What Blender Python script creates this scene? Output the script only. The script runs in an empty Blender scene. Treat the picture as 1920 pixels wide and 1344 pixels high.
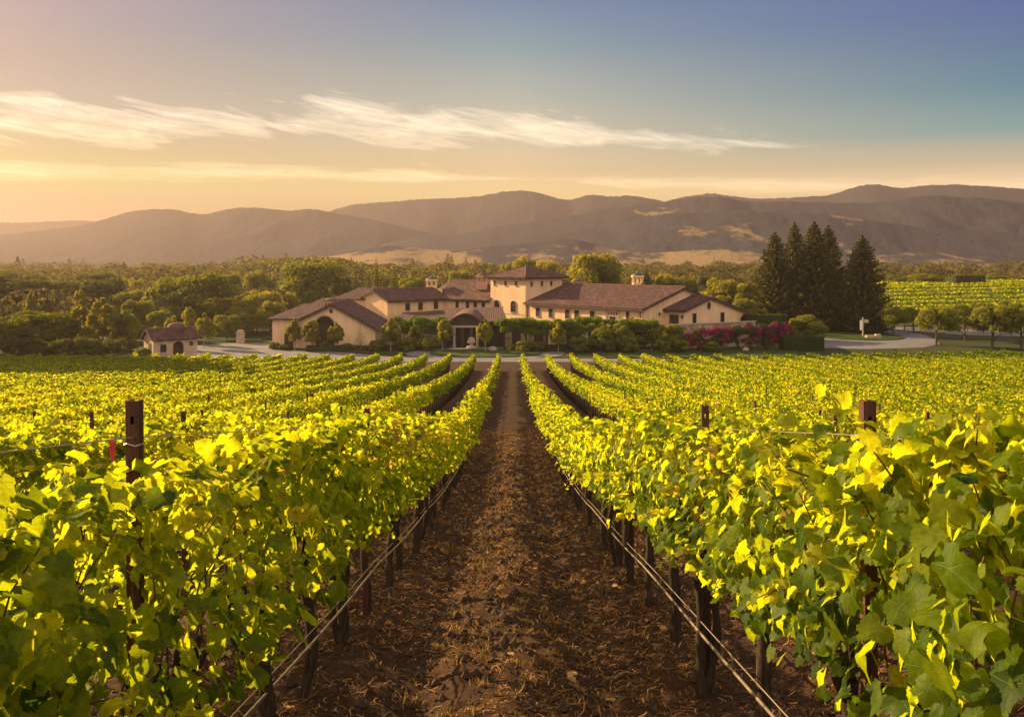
import bpy, bmesh, math, random
import numpy as np
from mathutils import Vector, Matrix
C = bpy.context.scene.collection
R = math.radians
PI = math.pi

# ------------------------------------------------------------------ camera
EYE = 11.0                     # camera height above the winery's forecourt (z = 0)
F = 1700.0                     # focal length in photograph pixels (photograph is 1920 wide)
cam_d = bpy.data.cameras.new("camera")
cam = bpy.data.objects.new("camera", cam_d)
C.objects.link(cam)
cam.location = (0, 0, EYE)
cam.rotation_euler = (R(90), 0, 0)
cam_d.sensor_width = 36
cam_d.lens = 36 * F / 1920
cam_d.shift_x = 3 / 1920
cam_d.shift_y = -184 / 1920
cam_d.clip_start = 0.05
cam_d.clip_end = 60000
bpy.context.scene.camera = cam
sc = bpy.context.scene

# ------------------------------------------------------------------ sun
SUN_AZ, SUN_EL = R(-55), R(19.5)         # azimuth from straight ahead (+Y), negative = left
sdir = Vector((math.sin(SUN_AZ) * math.cos(SUN_EL), math.cos(SUN_AZ) * math.cos(SUN_EL), math.sin(SUN_EL)))
sun_d = bpy.data.lights.new("sun", 'SUN')
sun_d.energy = 5.0
sun_d.angle = R(0.6)
sun_d.color = (1.0, 0.70, 0.34)
sun = bpy.data.objects.new("sun", sun_d)
C.objects.link(sun)
sun.rotation_euler = sdir.to_track_quat('Z', 'Y').to_euler()

# ------------------------------------------------------------------ node helper
class NT:
    def __init__(s, tree):
        s.t = tree
        s.t.nodes.clear()
    def n(s, typ, **kw):
        nd = s.t.nodes.new(typ)
        for k, v in kw.items():
            if k.startswith('i_'):
                nd.inputs[k[2:]].default_value = v
            else:
                setattr(nd, k, v)
        return nd
    def l(s, a, b):
        s.t.links.new(a, b)
    def math(s, op, a, b=None, c=None, clamp=False):
        nd = s.t.nodes.new('ShaderNodeMath'); nd.operation = op; nd.use_clamp = clamp
        for i, v in enumerate((a, b, c)):
            if v is None: continue
            if isinstance(v, (int, float)): nd.inputs[i].default_value = v
            else: s.l(v, nd.inputs[i])
        return nd.outputs[0]
    def mix(s, f, a, b, blend='MIX'):
        nd = s.t.nodes.new('ShaderNodeMix'); nd.data_type = 'RGBA'; nd.blend_type = blend
        for sock, v in ((nd.inputs[0], f), (nd.inputs[6], a), (nd.inputs[7], b)):
            if isinstance(v, (int, float)): sock.default_value = v
            elif isinstance(v, tuple): sock.default_value = (*v, 1) if len(v) == 3 else v
            else: s.l(v, sock)
        return nd.outputs[2]
    def ramp(s, f, pts, interp='LINEAR'):
        nd = s.t.nodes.new('ShaderNodeValToRGB')
        cr = nd.color_ramp; cr.interpolation = interp
        while len(cr.elements) < len(pts): cr.elements.new(0.5)
        for e, (p, c) in zip(cr.elements, pts):
            e.position = p
            e.color = (c, c, c, 1) if isinstance(c, (int, float)) else (*c, 1)
        s.l(f, nd.inputs[0])
        return nd.outputs[0]
    def noise(s, vec, scale=5, detail=4, rough=.5, dist=0, dim='3D'):
        nd = s.t.nodes.new('ShaderNodeTexNoise'); nd.noise_dimensions = dim
        nd.inputs['Scale'].default_value = scale; nd.inputs['Detail'].default_value = detail
        nd.inputs['Roughness'].default_value = rough; nd.inputs['Distortion'].default_value = dist
        if vec is not None: s.l(vec, nd.inputs['Vector'])
        return nd.outputs[0]
    def comb(s, x, y, z):
        nd = s.t.nodes.new('ShaderNodeCombineXYZ')
        for i, v in enumerate((x, y, z)):
            if isinstance(v, (int, float)): nd.inputs[i].default_value = v
            else: s.l(v, nd.inputs[i])
        return nd.outputs[0]
    def sep(s, v):
        nd = s.t.nodes.new('ShaderNodeSeparateXYZ'); s.l(v, nd.inputs[0]); return nd.outputs

def lin(r, g, b):
    f = lambda c: (c / 255 / 12.92) if c <= 10 else ((c / 255 + .055) / 1.055) ** 2.4
    return (f(r), f(g), f(b))

# ------------------------------------------------------------------ world: Nishita sky plus dusk colours and cirrus
EXPOSURE = 1.65
world = bpy.data.worlds.new("World")
sc.world = world
world.use_nodes = True
w = NT(world.node_tree)
tc = w.n('ShaderNodeTexCoord')
nrm = w.n('ShaderNodeVectorMath', operation='NORMALIZE'); w.l(tc.outputs['Generated'], nrm.inputs[0])
dx, dy, dz = w.sep(nrm.outputs[0])
hor = w.math('SQRT', w.math('ADD', w.math('MULTIPLY', dx, dx), w.math('ADD', w.math('MULTIPLY', dy, dy), 1e-6)))
hx = w.math('DIVIDE', dx, hor)                    # sine of the azimuth: -.49 .. .49 across the view
el = w.math('DIVIDE', dz, hor)                    # tangent of the elevation
S = w.math('ADD', hx, 0.5, clamp=True)
EK = 1 / 0.55                                     # elevation tangent .35 -> ramp position 1
E = w.math('MULTIPLY', el, EK, clamp=True)
def ypos(y, cosaz): return max(0.0, min(1.0, (488 - y) / F * cosaz * EK))
K = 2 ** -EXPOSURE * 1.2
def skyramp(cosaz, rows):
    return w.ramp(E, sorted((ypos(y, cosaz), col) for y, col in rows), 'EASE' if 0 else 'LINEAR')
rl = skyramp(.873, [(440, (0.002, 0.002, 0.002)), (400, (0.002, 0.002, 0.002)), (330, (0.002, 0.1477, 0.002)), (270, (0.0284, 0.0843, 0.0324)), (200, (0.0027, 0.0605, 0.0794)), (100, (0.002, 0.0348, 0.0664)), (0, (0.002, 0.0271, 0.0836)), (-420, (0.13, 0.105, 0.095))])
rc = skyramp(1.0, [(440, (0.7005, 0.505, 0.2064)), (370, (0.7005, 0.505, 0.2064)), (320, (0.4146, 0.3204, 0.1672)), (260, (0.2671, 0.2515, 0.1803)), (180, (0.1387, 0.18, 0.1658)), (90, (0.0403, 0.1148, 0.146)), (0, (0.002, 0.0625, 0.1376)), (-420, (0.085, 0.095, 0.11))])
rr = skyramp(.873, [(440, (0.8915, 0.6304, 0.3461)), (350, (0.8915, 0.6304, 0.3461)), (300, (0.3728, 0.3244, 0.219)), (240, (0.0712, 0.1809, 0.1909)), (160, (0.002, 0.1004, 0.1476)), (80, (0.002, 0.0603, 0.1365)), (0, (0.002, 0.0387, 0.1399)), (-420, (0.065, 0.085, 0.115))])
fL = w.ramp(S, [(0, 0.0), (.5, 1.0), (1, 1.0)], 'LINEAR')
fR = w.ramp(S, [(0, 0.0), (.5, 0.0), (1, 1.0)], 'LINEAR')
base = w.mix(fR, w.mix(fL, rl, rc), rr)
# cirrus: band centre height / thickness as functions of the azimuth
def hxp(x):
    a = math.atan((x - 957) / F); return math.sin(a) + .5
def band(ctr, thick, nscale, seed, soft=.55, gain=1.0, sheet=1.0, tilt=0.0):
    c = w.ramp(S, [(min(1, max(0, hxp(x))), (488 - y) / F * math.cos(math.atan((x - 957) / F)) * EK) for x, y in ctr])
    t = w.ramp(S, [(min(1, max(0, hxp(x))), v / F * EK) for x, v in thick])
    n1 = w.noise(w.comb(w.math('MULTIPLY', hx, nscale[0]), w.math('ADD', w.math('MULTIPLY', el, nscale[1]), w.math('MULTIPLY', hx, tilt)), seed), 1, 9, .68, 1.1)
    n2 = w.noise(w.comb(w.math('MULTIPLY', hx, 7), w.math('MULTIPLY', el, 22), seed + 4), 1, 3, .5)
    d = w.math('DIVIDE', w.math('SUBTRACT', E, c), w.math('MAXIMUM', t, .001))
    # sharp below, feathery above
    up = w.math('MAXIMUM', d, 0); dn = w.math('MULTIPLY', w.math('MINIMUM', d, 0), -1.5)
    m = w.math('SUBTRACT', 1.0, w.math('ADD', up, dn))
    v = w.math('ADD', m, w.math('MULTIPLY', w.math('SUBTRACT', n1, .5), 3.2))
    v = w.math('ADD', v, w.math('MULTIPLY', w.math('SUBTRACT', n2, .52), 3.0))
    return w.math('MULTIPLY', w.math('MULTIPLY', w.ramp(v, [(0, 0.0), (soft, sheet * .55), (1, sheet)], 'EASE'), gain), w.math('MULTIPLY', t, 60, clamp=True))
b1 = band([(0, 232), (250, 232), (600, 236), (900, 246), (1200, 262), (1500, 275)], [(0, 46), (220, 58), (330, 40), (430, 54), (540, 36), (640, 56), (850, 50), (960, 30), (1040, 44), (1150, 20), (1340, 34), (1480, 9), (1560, 0)], (9, 70), 3.1, gain=.95, tilt=12)
b2 = band([(0, 322), (400, 326), (900, 334), (1500, 350), (1920, 350)], [(0, 26), (500, 18), (1000, 14), (1500, 16), (1920, 26)], (4, 75), 9.4, soft=.7, gain=.8)
b3 = band([(0, 190), (120, 192), (220, 200)], [(0, 14), (90, 12), (150, 0)], (7, 60), 14.2, gain=.8)
cc = w.mix(S, (.40, .33, .22), (.30, .20, .14))
fib = w.noise(w.comb(w.math('MULTIPLY', hx, 26), w.math('ADD', w.math('MULTIPLY', el, 210), w.math('MULTIPLY', hx, 30)), 2.2), 1, 6, .65, .8)
cl = w.math('MINIMUM', w.math('ADD', w.math('ADD', b1, b2), b3), 0.95)
cl = w.math('MULTIPLY', cl, w.ramp(fib, [(.30, .42), (.62, 1.0)]))
skyc = w.mix(1.0, base, w.mix(cl, (0, 0, 0), cc), 'ADD')
# glow round the sun (outside the frame, to the left)
dot = w.n('ShaderNodeVectorMath', operation='DOT_PRODUCT'); w.l(nrm.outputs[0], dot.inputs[0])
gd = Vector((math.sin(SUN_AZ), math.cos(SUN_AZ), .12)).normalized(); dot.inputs[1].default_value = gd
gl = w.math('POWER', w.math('MAXIMUM', dot.outputs['Value'], 0), 40)
bk = w.ramp(w.math('MULTIPLY_ADD', w.math('DIVIDE', dy, hor), -.5, .5), [(.45, 0.0), (.85, 1.0)])
skyc = w.mix(bk, skyc, (.50, .39, .31))  # unseen sky behind the camera, brightened as added fill for camera-facing walls
skyc = w.mix(1.0, skyc, w.mix(gl, (0, 0, 0), (.22, .12, .04)), 'ADD')
bg1 = w.n('ShaderNodeBackground'); w.l(skyc, bg1.inputs[0]); bg1.inputs[1].default_value = 0.96
nis = w.n('ShaderNodeTexSky', sky_type='NISHITA'); nis.sun_disc = False
nis.sun_elevation = SUN_EL; nis.sun_rotation = SUN_AZ; nis.dust_density = 3.0
bg2 = w.n('ShaderNodeBackground'); w.l(nis.outputs[0], bg2.inputs[0]); bg2.inputs[1].default_value = 0.004
add = w.n('ShaderNodeAddShader'); w.l(bg1.outputs[0], add.inputs[0]); w.l(bg2.outputs[0], add.inputs[1])
wo = w.n('ShaderNodeOutputWorld'); w.l(add.outputs[0], wo.inputs[0])

sc.view_settings.view_transform = 'Standard'
sc.view_settings.look = 'None'
sc.view_settings.exposure = EXPOSURE
sc.view_settings.gamma = 1
sc.render.engine = 'CYCLES'
cy = sc.cycles
cy.max_bounces = 6; cy.diffuse_bounces = 3; cy.glossy_bounces = 2; cy.transmission_bounces = 4
cy.transparent_max_bounces = 6; cy.volume_bounces = 0
cy.use_denoising = True
cy.sample_clamp_indirect = 6

# ------------------------------------------------------------------ object helpers
def link(name, me, mat=None, parent=None):
    o = bpy.data.objects.new(name, me); C.objects.link(o)
    if mat is not None and me is not None and hasattr(me, 'materials') and len(me.materials) == 0:
        me.materials.append(mat)
    if parent is not None: o.parent = parent
    return o
def tag(o, label=None, cat=None, group=None, kind=None):
    if label: o['label'] = label
    if cat: o['category'] = cat
    if group: o['group'] = group
    if kind: o['kind'] = kind
    return o
def empty(name, loc=(0, 0, 0), rz=0, label=None, cat=None, group=None):
    o = bpy.data.objects.new(name, None); C.objects.link(o)
    o.location = loc; o.rotation_euler = (0, 0, rz); o.empty_display_size = .2
    return tag(o, label, cat, group)
def np_mesh(name, V, F_, attrs=None, uv=None, smooth=False):
    """V (n,3) verts, F_ (m,k) faces with k fixed; attrs: per-vertex float arrays; uv per vertex (n,2)."""
    me = bpy.data.meshes.new(name)
    V = np.asarray(V, np.float32); F_ = np.asarray(F_, np.int32)
    m, k = F_.shape
    me.vertices.add(len(V)); me.vertices.foreach_set('co', V.ravel())
    me.loops.add(m * k); me.loops.foreach_set('vertex_index', F_.ravel())
    me.polygons.add(m); me.polygons.foreach_set('loop_start', np.arange(0, m * k, k, dtype=np.int32))
    me.polygons.foreach_set('use_smooth', np.full(m, smooth, dtype=bool))
    for nm, a in (attrs or {}).items():
        at = me.attributes.new(nm, 'FLOAT', 'POINT'); at.data.foreach_set('value', np.asarray(a, np.float32).ravel())
    if uv is not None:
        l = me.uv_layers.new(name='UVMap')
        l.data.foreach_set('uv', np.asarray(uv, np.float32)[F_.ravel()].ravel())
    me.update(calc_edges=True)
    return me

class MB:
    """collects boxes, prisms and tubes for ONE mesh"""
    def __init__(s): s.v = []; s.f = []
    def add(s, vs, fs):
        b = len(s.v); s.v += [tuple(v) for v in vs]; s.f += [tuple(i + b for i in f) for f in fs]; return s
    def box(s, x0, x1, y0, y1, z0, z1, fr=None):
        P = [(x, y, z) for z in (z0, z1) for y in (y0, y1) for x in (x0, x1)]
        if fr: P = [fr(*p) for p in P]
        return s.add(P, [(0, 2, 3, 1), (4, 5, 7, 6), (0, 1, 5, 4), (2, 6, 7, 3), (0, 4, 6, 2), (1, 3, 7, 5)])
    def prism(s, poly, d):
        """extrude a 3D polygon by the vector d"""
        n = len(poly); P = [Vector(p) for p in poly]; Q = [p + Vector(d) for p in P]
        return s.add(P + Q, [tuple(range(n))[::-1], tuple(range(n, 2 * n))] + [(i, (i + 1) % n, n + (i + 1) % n, n + i) for i in range(n)])
    def tube(s, pts, rad, n=8, cap=True):
        pts = [Vector(p) for p in pts]
        if isinstance(rad, (int, float)): rad = [rad] * len(pts)
        b = len(s.v); up = Vector((0, 0, 1)); prev = None
        for i, p in enumerate(pts):
            t = (pts[min(i + 1, len(pts) - 1)] - pts[max(i - 1, 0)]).normalized()
            if prev is None:
                a = t.orthogonal().normalized()
            else:
                a = (prev - t * prev.dot(t)).normalized()
            prev = a; c = t.cross(a)
            for k in range(n):
                q = p + (a * math.cos(2 * PI * k / n) + c * math.sin(2 * PI * k / n)) * rad[i]
                s.v.append(tuple(q))
        for i in range(len(pts) - 1):
            for k in range(n):
                s.f.append((b + i * n + k, b + i * n + (k + 1) % n, b + (i + 1) * n + (k + 1) % n, b + (i + 1) * n + k))
        if cap:
            s.f.append(tuple(b + k for k in range(n))[::-1]); s.f.append(tuple(b + (len(pts) - 1) * n + k for k in range(n)))
        return s
    def lathe(s, cx, cy, prof, n=12, ov=1.0):
        b = len(s.v)
        for r, z in prof:
            for k in range(n): s.v.append((cx + r * math.cos(2 * PI * k / n), cy + ov * r * math.sin(2 * PI * k / n), z))
        for i in range(len(prof) - 1):
            for k in range(n):
                s.f.append((b + i * n + k, b + i * n + (k + 1) % n, b + (i + 1) * n + (k + 1) % n, b + (i + 1) * n + k))
        s.f.append(tuple(b + k for k in range(n))[::-1]); s.f.append(tuple(b + (len(prof) - 1) * n + k for k in range(n)))
        return s
    def build(s, name, mat, parent=None, smooth=False, bevel=0):
        me = bpy.data.meshes.new(name); me.from_pydata(s.v, [], s.f)
        bm = bmesh.new(); bm.from_mesh(me)
        bmesh.ops.recalc_face_normals(bm, faces=bm.faces)
        if bevel: bmesh.ops.bevel(bm, geom=bm.edges[:], offset=bevel, segments=1, affect='EDGES')
        bm.to_mesh(me); bm.free()
        for p in me.polygons: p.use_smooth = smooth
        me.update()
        return link(name, me, mat, parent)

# ------------------------------------------------------------------ numpy noise
_rt = np.random.RandomState(11).rand(256, 256)
def vnoise(x, y):
    xi = np.floor(x).astype(int); yi = np.floor(y).astype(int)
    fx = x - xi; fy = y - yi; fx = fx * fx * (3 - 2 * fx); fy = fy * fy * (3 - 2 * fy)
    a = _rt[xi & 255, yi & 255]; b = _rt[(xi + 1) & 255, yi & 255]; c = _rt[xi & 255, (yi + 1) & 255]; d = _rt[(xi + 1) & 255, (yi + 1) & 255]
    return (a * (1 - fx) + b * fx) * (1 - fy) + (c * (1 - fx) + d * fx) * fy
def fbm(x, y, o=4, g=.5):
    s = 0; a = 1; t = 0
    for i in range(o):
        s = s + a * (vnoise(x * 2 ** i + 17.3 * i, y * 2 ** i + 5.1 * i) - .5); t += a; a *= g
    return s / t * 2      # about -1 .. 1

# ------------------------------------------------------------------ ground height
_Y = np.arange(-40, 400, .25)
_D = np.interp(_Y, [-40, 0, 3, 5.4, 11, 17.3, 23.5, 35, 45, 60, 80, 90, 100, 400], [-4.2, 1.75, 2.22, 2.62, 3.6, 4.65, 5.35, 6.5, 7.55, 8.95, 10.4, 10.85, 11, 11])
_k = np.exp(-.5 * (np.arange(-14, 15) * .25 / 1.3) ** 2); _k /= _k.sum()
_D = np.convolve(np.pad(_D, 14, mode='edge'), _k, 'valid')
def gz_(x, y):
    x = np.asarray(x, float); y = np.asarray(y, float)
    z = EYE - np.interp(y, _Y, _D)
    # vineyard rise at the far right
    t = np.clip((y - 160) / 75, 0, 1); t = t * t * (3 - 2 * t)
    u = np.clip((x - 45) / 35, 0, 1); u = u * u * (3 - 2 * u)
    b = 1 - np.clip((y - 262) / 90, 0, 1)
    z = z + t * u * b * (2.2 + np.clip((x - 60) / 70, 0, 1.4) * 1.0)
    return z
def gz(x, y): return float(gz_(x, y))
def PX(px, d): return (px - 957) * d / F
def PZ(py, d): return EYE - (py - 488) * d / F
# ------------------------------------------------------------------ materials
def mat(name):
    m = bpy.data.materials.new(name); m.use_nodes = True
    return m, NT(m.node_tree)
def out(t, sh, disp=None):
    o = t.n('ShaderNodeOutputMaterial'); t.l(sh, o.inputs[0]); return o
def principled(t, col, rough=.8, spec=.3, bump=None, bstr=.3, bdist=.02, metal=0):
    p = t.n('ShaderNodeBsdfPrincipled'); p.inputs['Roughness'].default_value = rough
    p.inputs['Specular IOR Level'].default_value = spec; p.inputs['Metallic'].default_value = metal
    if isinstance(col, tuple): p.inputs['Base Color'].default_value = (*col, 1)
    else: t.l(col, p.inputs['Base Color'])
    if bump is not None:
        b = t.n('ShaderNodeBump'); b.inputs['Strength'].default_value = bstr; b.inputs['Distance'].default_value = bdist
        t.l(bump, b.inputs['Height']); t.l(b.outputs[0], p.inputs['Normal'])
    return p.outputs[0]
def simple(name, col, rough=.8, var=.25, scale=3, spec=.3, bstr=.2, bdist=.01, metal=0):
    m, t = mat(name); g = t.n('ShaderNodeNewGeometry')
    n = t.noise(g.outputs['Position'], scale, 5, .6)
    c = t.mix(t.ramp(n, [(.3, 0.0), (.7, 1.0)]), tuple(v * (1 - var) for v in col), tuple(min(1, v * (1 + var)) for v in col))
    out(t, principled(t, c, rough, spec, n, bstr, bdist, metal)); return m
def leafmat(name, cols, tcols, trans=.5, rough=.5, gloss=.06, veins=False, mottled=0.0):
    """cols/tcols: ramp stops over the per-leaf tone attribute (random, plus painted shade on far vines)"""
    m, t = mat(name)
    a = t.n('ShaderNodeAttribute', attribute_name='rnd'); oi = t.n('ShaderNodeObjectInfo')
    v = t.math('FRACT', t.math('ADD', a.outputs['Fac'], t.math('MULTIPLY', oi.outputs['Random'], .0)))
    v = t.math('ADD', v, t.math('MULTIPLY', t.math('SUBTRACT', oi.outputs['Random'], .5), .16), clamp=True)
    c = t.ramp(v, cols); tcx = t.ramp(v, tcols)
    if mottled:
        g = t.n('ShaderNodeNewGeometry'); n = t.noise(g.outputs['Position'], 45, 3, .6)
        bl = t.noise(g.outputs['Position'], 19, 4, .7)
        bl = t.math('MULTIPLY', t.ramp(bl, [(.66, 0.0), (.74, .8)]), 1.0)
        c = t.mix(bl, c, (.16, .085, .02)); tcx = t.mix(bl, tcx, (.40, .20, .03))
        n = t.ramp(n, [(.3, 1 - mottled), (.7, 1 + mottled * .5)])
        c = t.mix(1.0, c, n, 'MULTIPLY'); tcx = t.mix(1.0, tcx, n, 'MULTIPLY')
    nrm_in = None
    if veins:
        uv = t.n('ShaderNodeUVMap'); ux, uy, _ = t.sep(uv.outputs[0])
        x = t.math('SUBTRACT', ux, .5); y = t.math('SUBTRACT', uy, .35)
        ang = t.math('ARCTAN2', x, y)
        r = t.math('SQRT', t.math('ADD', t.math('MULTIPLY', x, x), t.math('MULTIPLY', y, y)))
        s_ = t.math('ABSOLUTE', t.math('SINE', t.math('MULTIPLY', ang, 180 / 52.0)))
        w1 = t.math('MULTIPLY', s_, r)
        # secondary veins
        s2 = t.math('ABSOLUTE', t.math('SINE', t.math('ADD', t.math('MULTIPLY', r, 30), t.math('MULTIPLY', s_, -13))))
        v1 = t.ramp(w1, [(0, 1.0), (.018, .7), (.045, 0.0)])
        v2 = t.math('MULTIPLY', t.ramp(s2, [(0, .45), (.16, 0.0)]), t.ramp(r, [(.05, 0.0), (.15, 1.0)]))
        vv = t.math('MAXIMUM', v1, t.math('MULTIPLY', v2, .35))
        c = t.mix(t.math('MULTIPLY', vv, .6), c, (.20, .26, .07))
        tcx = t.mix(t.math('MULTIPLY', vv, .38), tcx, (.16, .16, .015))
        b = t.n('ShaderNodeBump'); b.inputs['Strength'].default_value = .3; b.inputs['Distance'].default_value = .001
        nb_ = t.noise(g.outputs['Position'], 70, 3, .6) if mottled else vv
        t.l(t.math('ADD', vv, t.math('MULTIPLY', nb_, 2.5)), b.inputs['Height']); b.inputs['Strength'].default_value = .55; nrm_in = b.outputs[0]
    d = t.n('ShaderNodeBsdfDiffuse'); t.l(c, d.inputs[0])
    tr = t.n('ShaderNodeBsdfTranslucent'); t.l(tcx, tr.inputs[0])
    mx = t.n('ShaderNodeMixShader'); mx.inputs[0].default_value = trans; t.l(d.outputs[0], mx.inputs[1]); t.l(tr.outputs[0], mx.inputs[2])
    gl = t.n('ShaderNodeBsdfGlossy'); gl.inputs['Roughness'].default_value = rough; gl.inputs[0].default_value = (.6, .65, .5, 1)
    if nrm_in is not None:
        for nd in (d, tr, gl): t.l(nrm_in, nd.inputs['Normal'])
    m2 = t.n('ShaderNodeMixShader'); m2.inputs[0].default_value = gloss
    t.l(mx.outputs[0], m2.inputs[1]); t.l(gl.outputs[0], m2.inputs[2])
    out(t, m2.outputs[0]); return m

M = {}
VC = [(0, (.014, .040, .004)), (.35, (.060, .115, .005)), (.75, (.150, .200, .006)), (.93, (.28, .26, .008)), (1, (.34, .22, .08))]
VT = [(0, (.06, .11, .004)), (.35, (.48, .56, .008)), (.75, (.92, .88, .010)), (.93, (.98, .88, .012)), (1, (.75, .42, .10))]
M['vine'] = leafmat('vine_leaf', VC, VT, .58, .5, .012, veins=True, mottled=.32)
M['vine_far'] = leafmat('vine_leaf_far', VC, VT, .60, .5, .012)
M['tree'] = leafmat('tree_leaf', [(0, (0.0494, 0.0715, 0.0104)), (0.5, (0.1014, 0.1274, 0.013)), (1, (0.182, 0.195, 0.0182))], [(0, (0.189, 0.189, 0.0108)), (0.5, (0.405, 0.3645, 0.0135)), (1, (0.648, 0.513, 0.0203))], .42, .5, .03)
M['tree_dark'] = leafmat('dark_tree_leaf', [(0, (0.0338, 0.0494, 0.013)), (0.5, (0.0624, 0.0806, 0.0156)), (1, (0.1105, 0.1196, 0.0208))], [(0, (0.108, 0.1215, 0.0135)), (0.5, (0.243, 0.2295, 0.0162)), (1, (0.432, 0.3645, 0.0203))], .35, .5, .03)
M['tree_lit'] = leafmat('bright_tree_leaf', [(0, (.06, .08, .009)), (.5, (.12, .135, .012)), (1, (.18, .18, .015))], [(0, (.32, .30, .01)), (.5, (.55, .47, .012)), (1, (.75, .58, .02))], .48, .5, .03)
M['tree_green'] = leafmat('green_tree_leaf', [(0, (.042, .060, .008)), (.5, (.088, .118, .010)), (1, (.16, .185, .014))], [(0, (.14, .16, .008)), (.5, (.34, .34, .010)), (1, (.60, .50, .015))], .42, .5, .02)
M['needle'] = leafmat('pine_needle', [(0, (.035, .042, .014)), (.5, (.060, .068, .018)), (1, (.105, .095, .022))], [(0, (.08, .08, .01)), (1, (.25, .20, .015))], .25, .5, .02)
M['forest'] = leafmat('forest_leaf', [(0, (.050, .050, .022)), (.5, (.095, .088, .034)), (1, (.17, .145, .050))], [(0, (.12, .11, .02)), (1, (.38, .30, .04))], .35, .6, .0)  # paler and tanner than leaf: valley haze put into the colour
M['blossom'] = leafmat('magenta_blossom', [(0, (.16, .008, .06)), (1, (.36, .02, .14))], [(0, (.25, .01, .08)), (1, (.5, .03, .18))], .4, .6, .02)
M['climber'] = leafmat('climber_leaf', [(0, (.025, .050, .006)), (.5, (.055, .10, .008)), (1, (.11, .17, .012))], [(0, (.06, .10, .006)), (.5, (.2, .28, .008)), (1, (.42, .46, .012))], .45, .5, .02)
M['hedge'] = leafmat('hedge_leaf', [(0, (.02, .04, .01)), (1, (.04, .07, .014))], [(0, (.06, .09, .01)), (1, (.16, .2, .015))], .35, .5, .03)

# soil
m, t = mat('soil'); g = t.n('ShaderNodeNewGeometry'); pos = g.outputs['Position']; X_, Y_, Z_ = t.sep(pos)
n1 = t.noise(pos, 1.1, 5, .6); n2 = t.noise(pos, 14, 5, .65); n3 = t.noise(pos, 60, 3, .7)
# straw-like fibres: strongly stretched, warped noise
mp = t.n('ShaderNodeMapping'); mp.inputs['Scale'].default_value = (18, 90, 30); mp.inputs['Rotation'].default_value = (0, 0, .5); t.l(pos, mp.inputs[0])
f1 = t.noise(mp.outputs[0], 1, 3, .6, 1.6)
mp2 = t.n('ShaderNodeMapping'); mp2.inputs['Scale'].default_value = (95, 20, 30); mp2.inputs['Rotation'].default_value = (0, 0, -.3); t.l(pos, mp2.inputs[0])
f2 = t.noise(mp2.outputs[0], 1, 3, .6, 1.6)
soil = t.ramp(n2, [(.25, (.017, .008, .005)), (.5, (.042, .020, .011)), (.75, (.085, .043, .022))])
soil = t.mix(t.ramp(n1, [(.35, 0.0), (.65, .55)]), soil, (.07, .036, .018))
fib = t.math('MAXIMUM', t.ramp(f1, [(.6, 0.0), (.68, 1.0)]), t.ramp(f2, [(.61, 0.0), (.69, 1.0)]))
fib = t.math('MULTIPLY', fib, t.ramp(n1, [(.3, .35), (.7, .9)]))
soil = t.mix(t.math('MULTIPLY', fib, .7), soil, (.44, .24, .105))
# beyond the vineyard: dry earth with grass
far = t.ramp(t.noise(pos, .12, 5, .6), [(.35, (.035, .045, .015)), (.55, (.055, .060, .022)), (.75, (.11, .09, .04))])
far = t.mix(t.ramp(n2, [(.3, 0.0), (.7, .4)]), far, (.04, .05, .02))
msk = t.math('GREATER_THAN', Y_, 97)
soil = t.mix(msk, soil, far)
hh = t.math('ADD', t.math('MULTIPLY', n2, .6), t.math('ADD', t.math('MULTIPLY', n3, .35), t.math('MULTIPLY', fib, .3)))
out(t, principled(t, soil, .95, .12, hh, .8, .03)); M['soil'] = m

m, t = mat('asphalt'); g = t.n('ShaderNodeNewGeometry'); pos = g.outputs['Position']
n1 = t.noise(pos, .5, 5, .6); n2 = t.noise(pos, 25, 3, .6)
mp = t.n('ShaderNodeMapping'); mp.inputs['Scale'].default_value = (.12, 1.6, 1); t.l(pos, mp.inputs[0])
st = t.noise(mp.outputs[0], 1, 4, .6)
c = t.ramp(n1, [(.3, (.13, .127, .135)), (.7, (.20, .192, .195))])
c = t.mix(t.ramp(st, [(.5, 0.0), (.62, .5)]), c, (.085, .082, .09))
c = t.mix(t.ramp(n2, [(.3, 0.0), (.8, .3)]), c, (.24, .23, .23))
out(t, principled(t, c, .85, .3, n2, .2, .01)); M['asphalt'] = m

m, t = mat('stucco'); g = t.n('ShaderNodeNewGeometry'); pos = g.outputs['Position']; X_, Y_, Z_ = t.sep(pos)
n1 = t.noise(pos, .45, 5, .65); n2 = t.noise(pos, 6, 4, .6)
mp = t.n('ShaderNodeMapping'); mp.inputs['Scale'].default_value = (2.2, 2.2, .25); t.l(pos, mp.inputs[0]); st = t.noise(mp.outputs[0], 1, 5, .65)
c = t.ramp(n1, [(.3, (.68, .46, .26)), (.7, (.80, .57, .34))])
c = t.mix(t.ramp(st, [(.45, 0.0), (.72, .6)]), c, (.46, .33, .20))
c = t.mix(t.ramp(n2, [(.3, 0.0), (.8, .25)]), c, (.78, .60, .42))
out(t, principled(t, c, .9, .2, n2, .25, .02)); M['stucco'] = m

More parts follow.
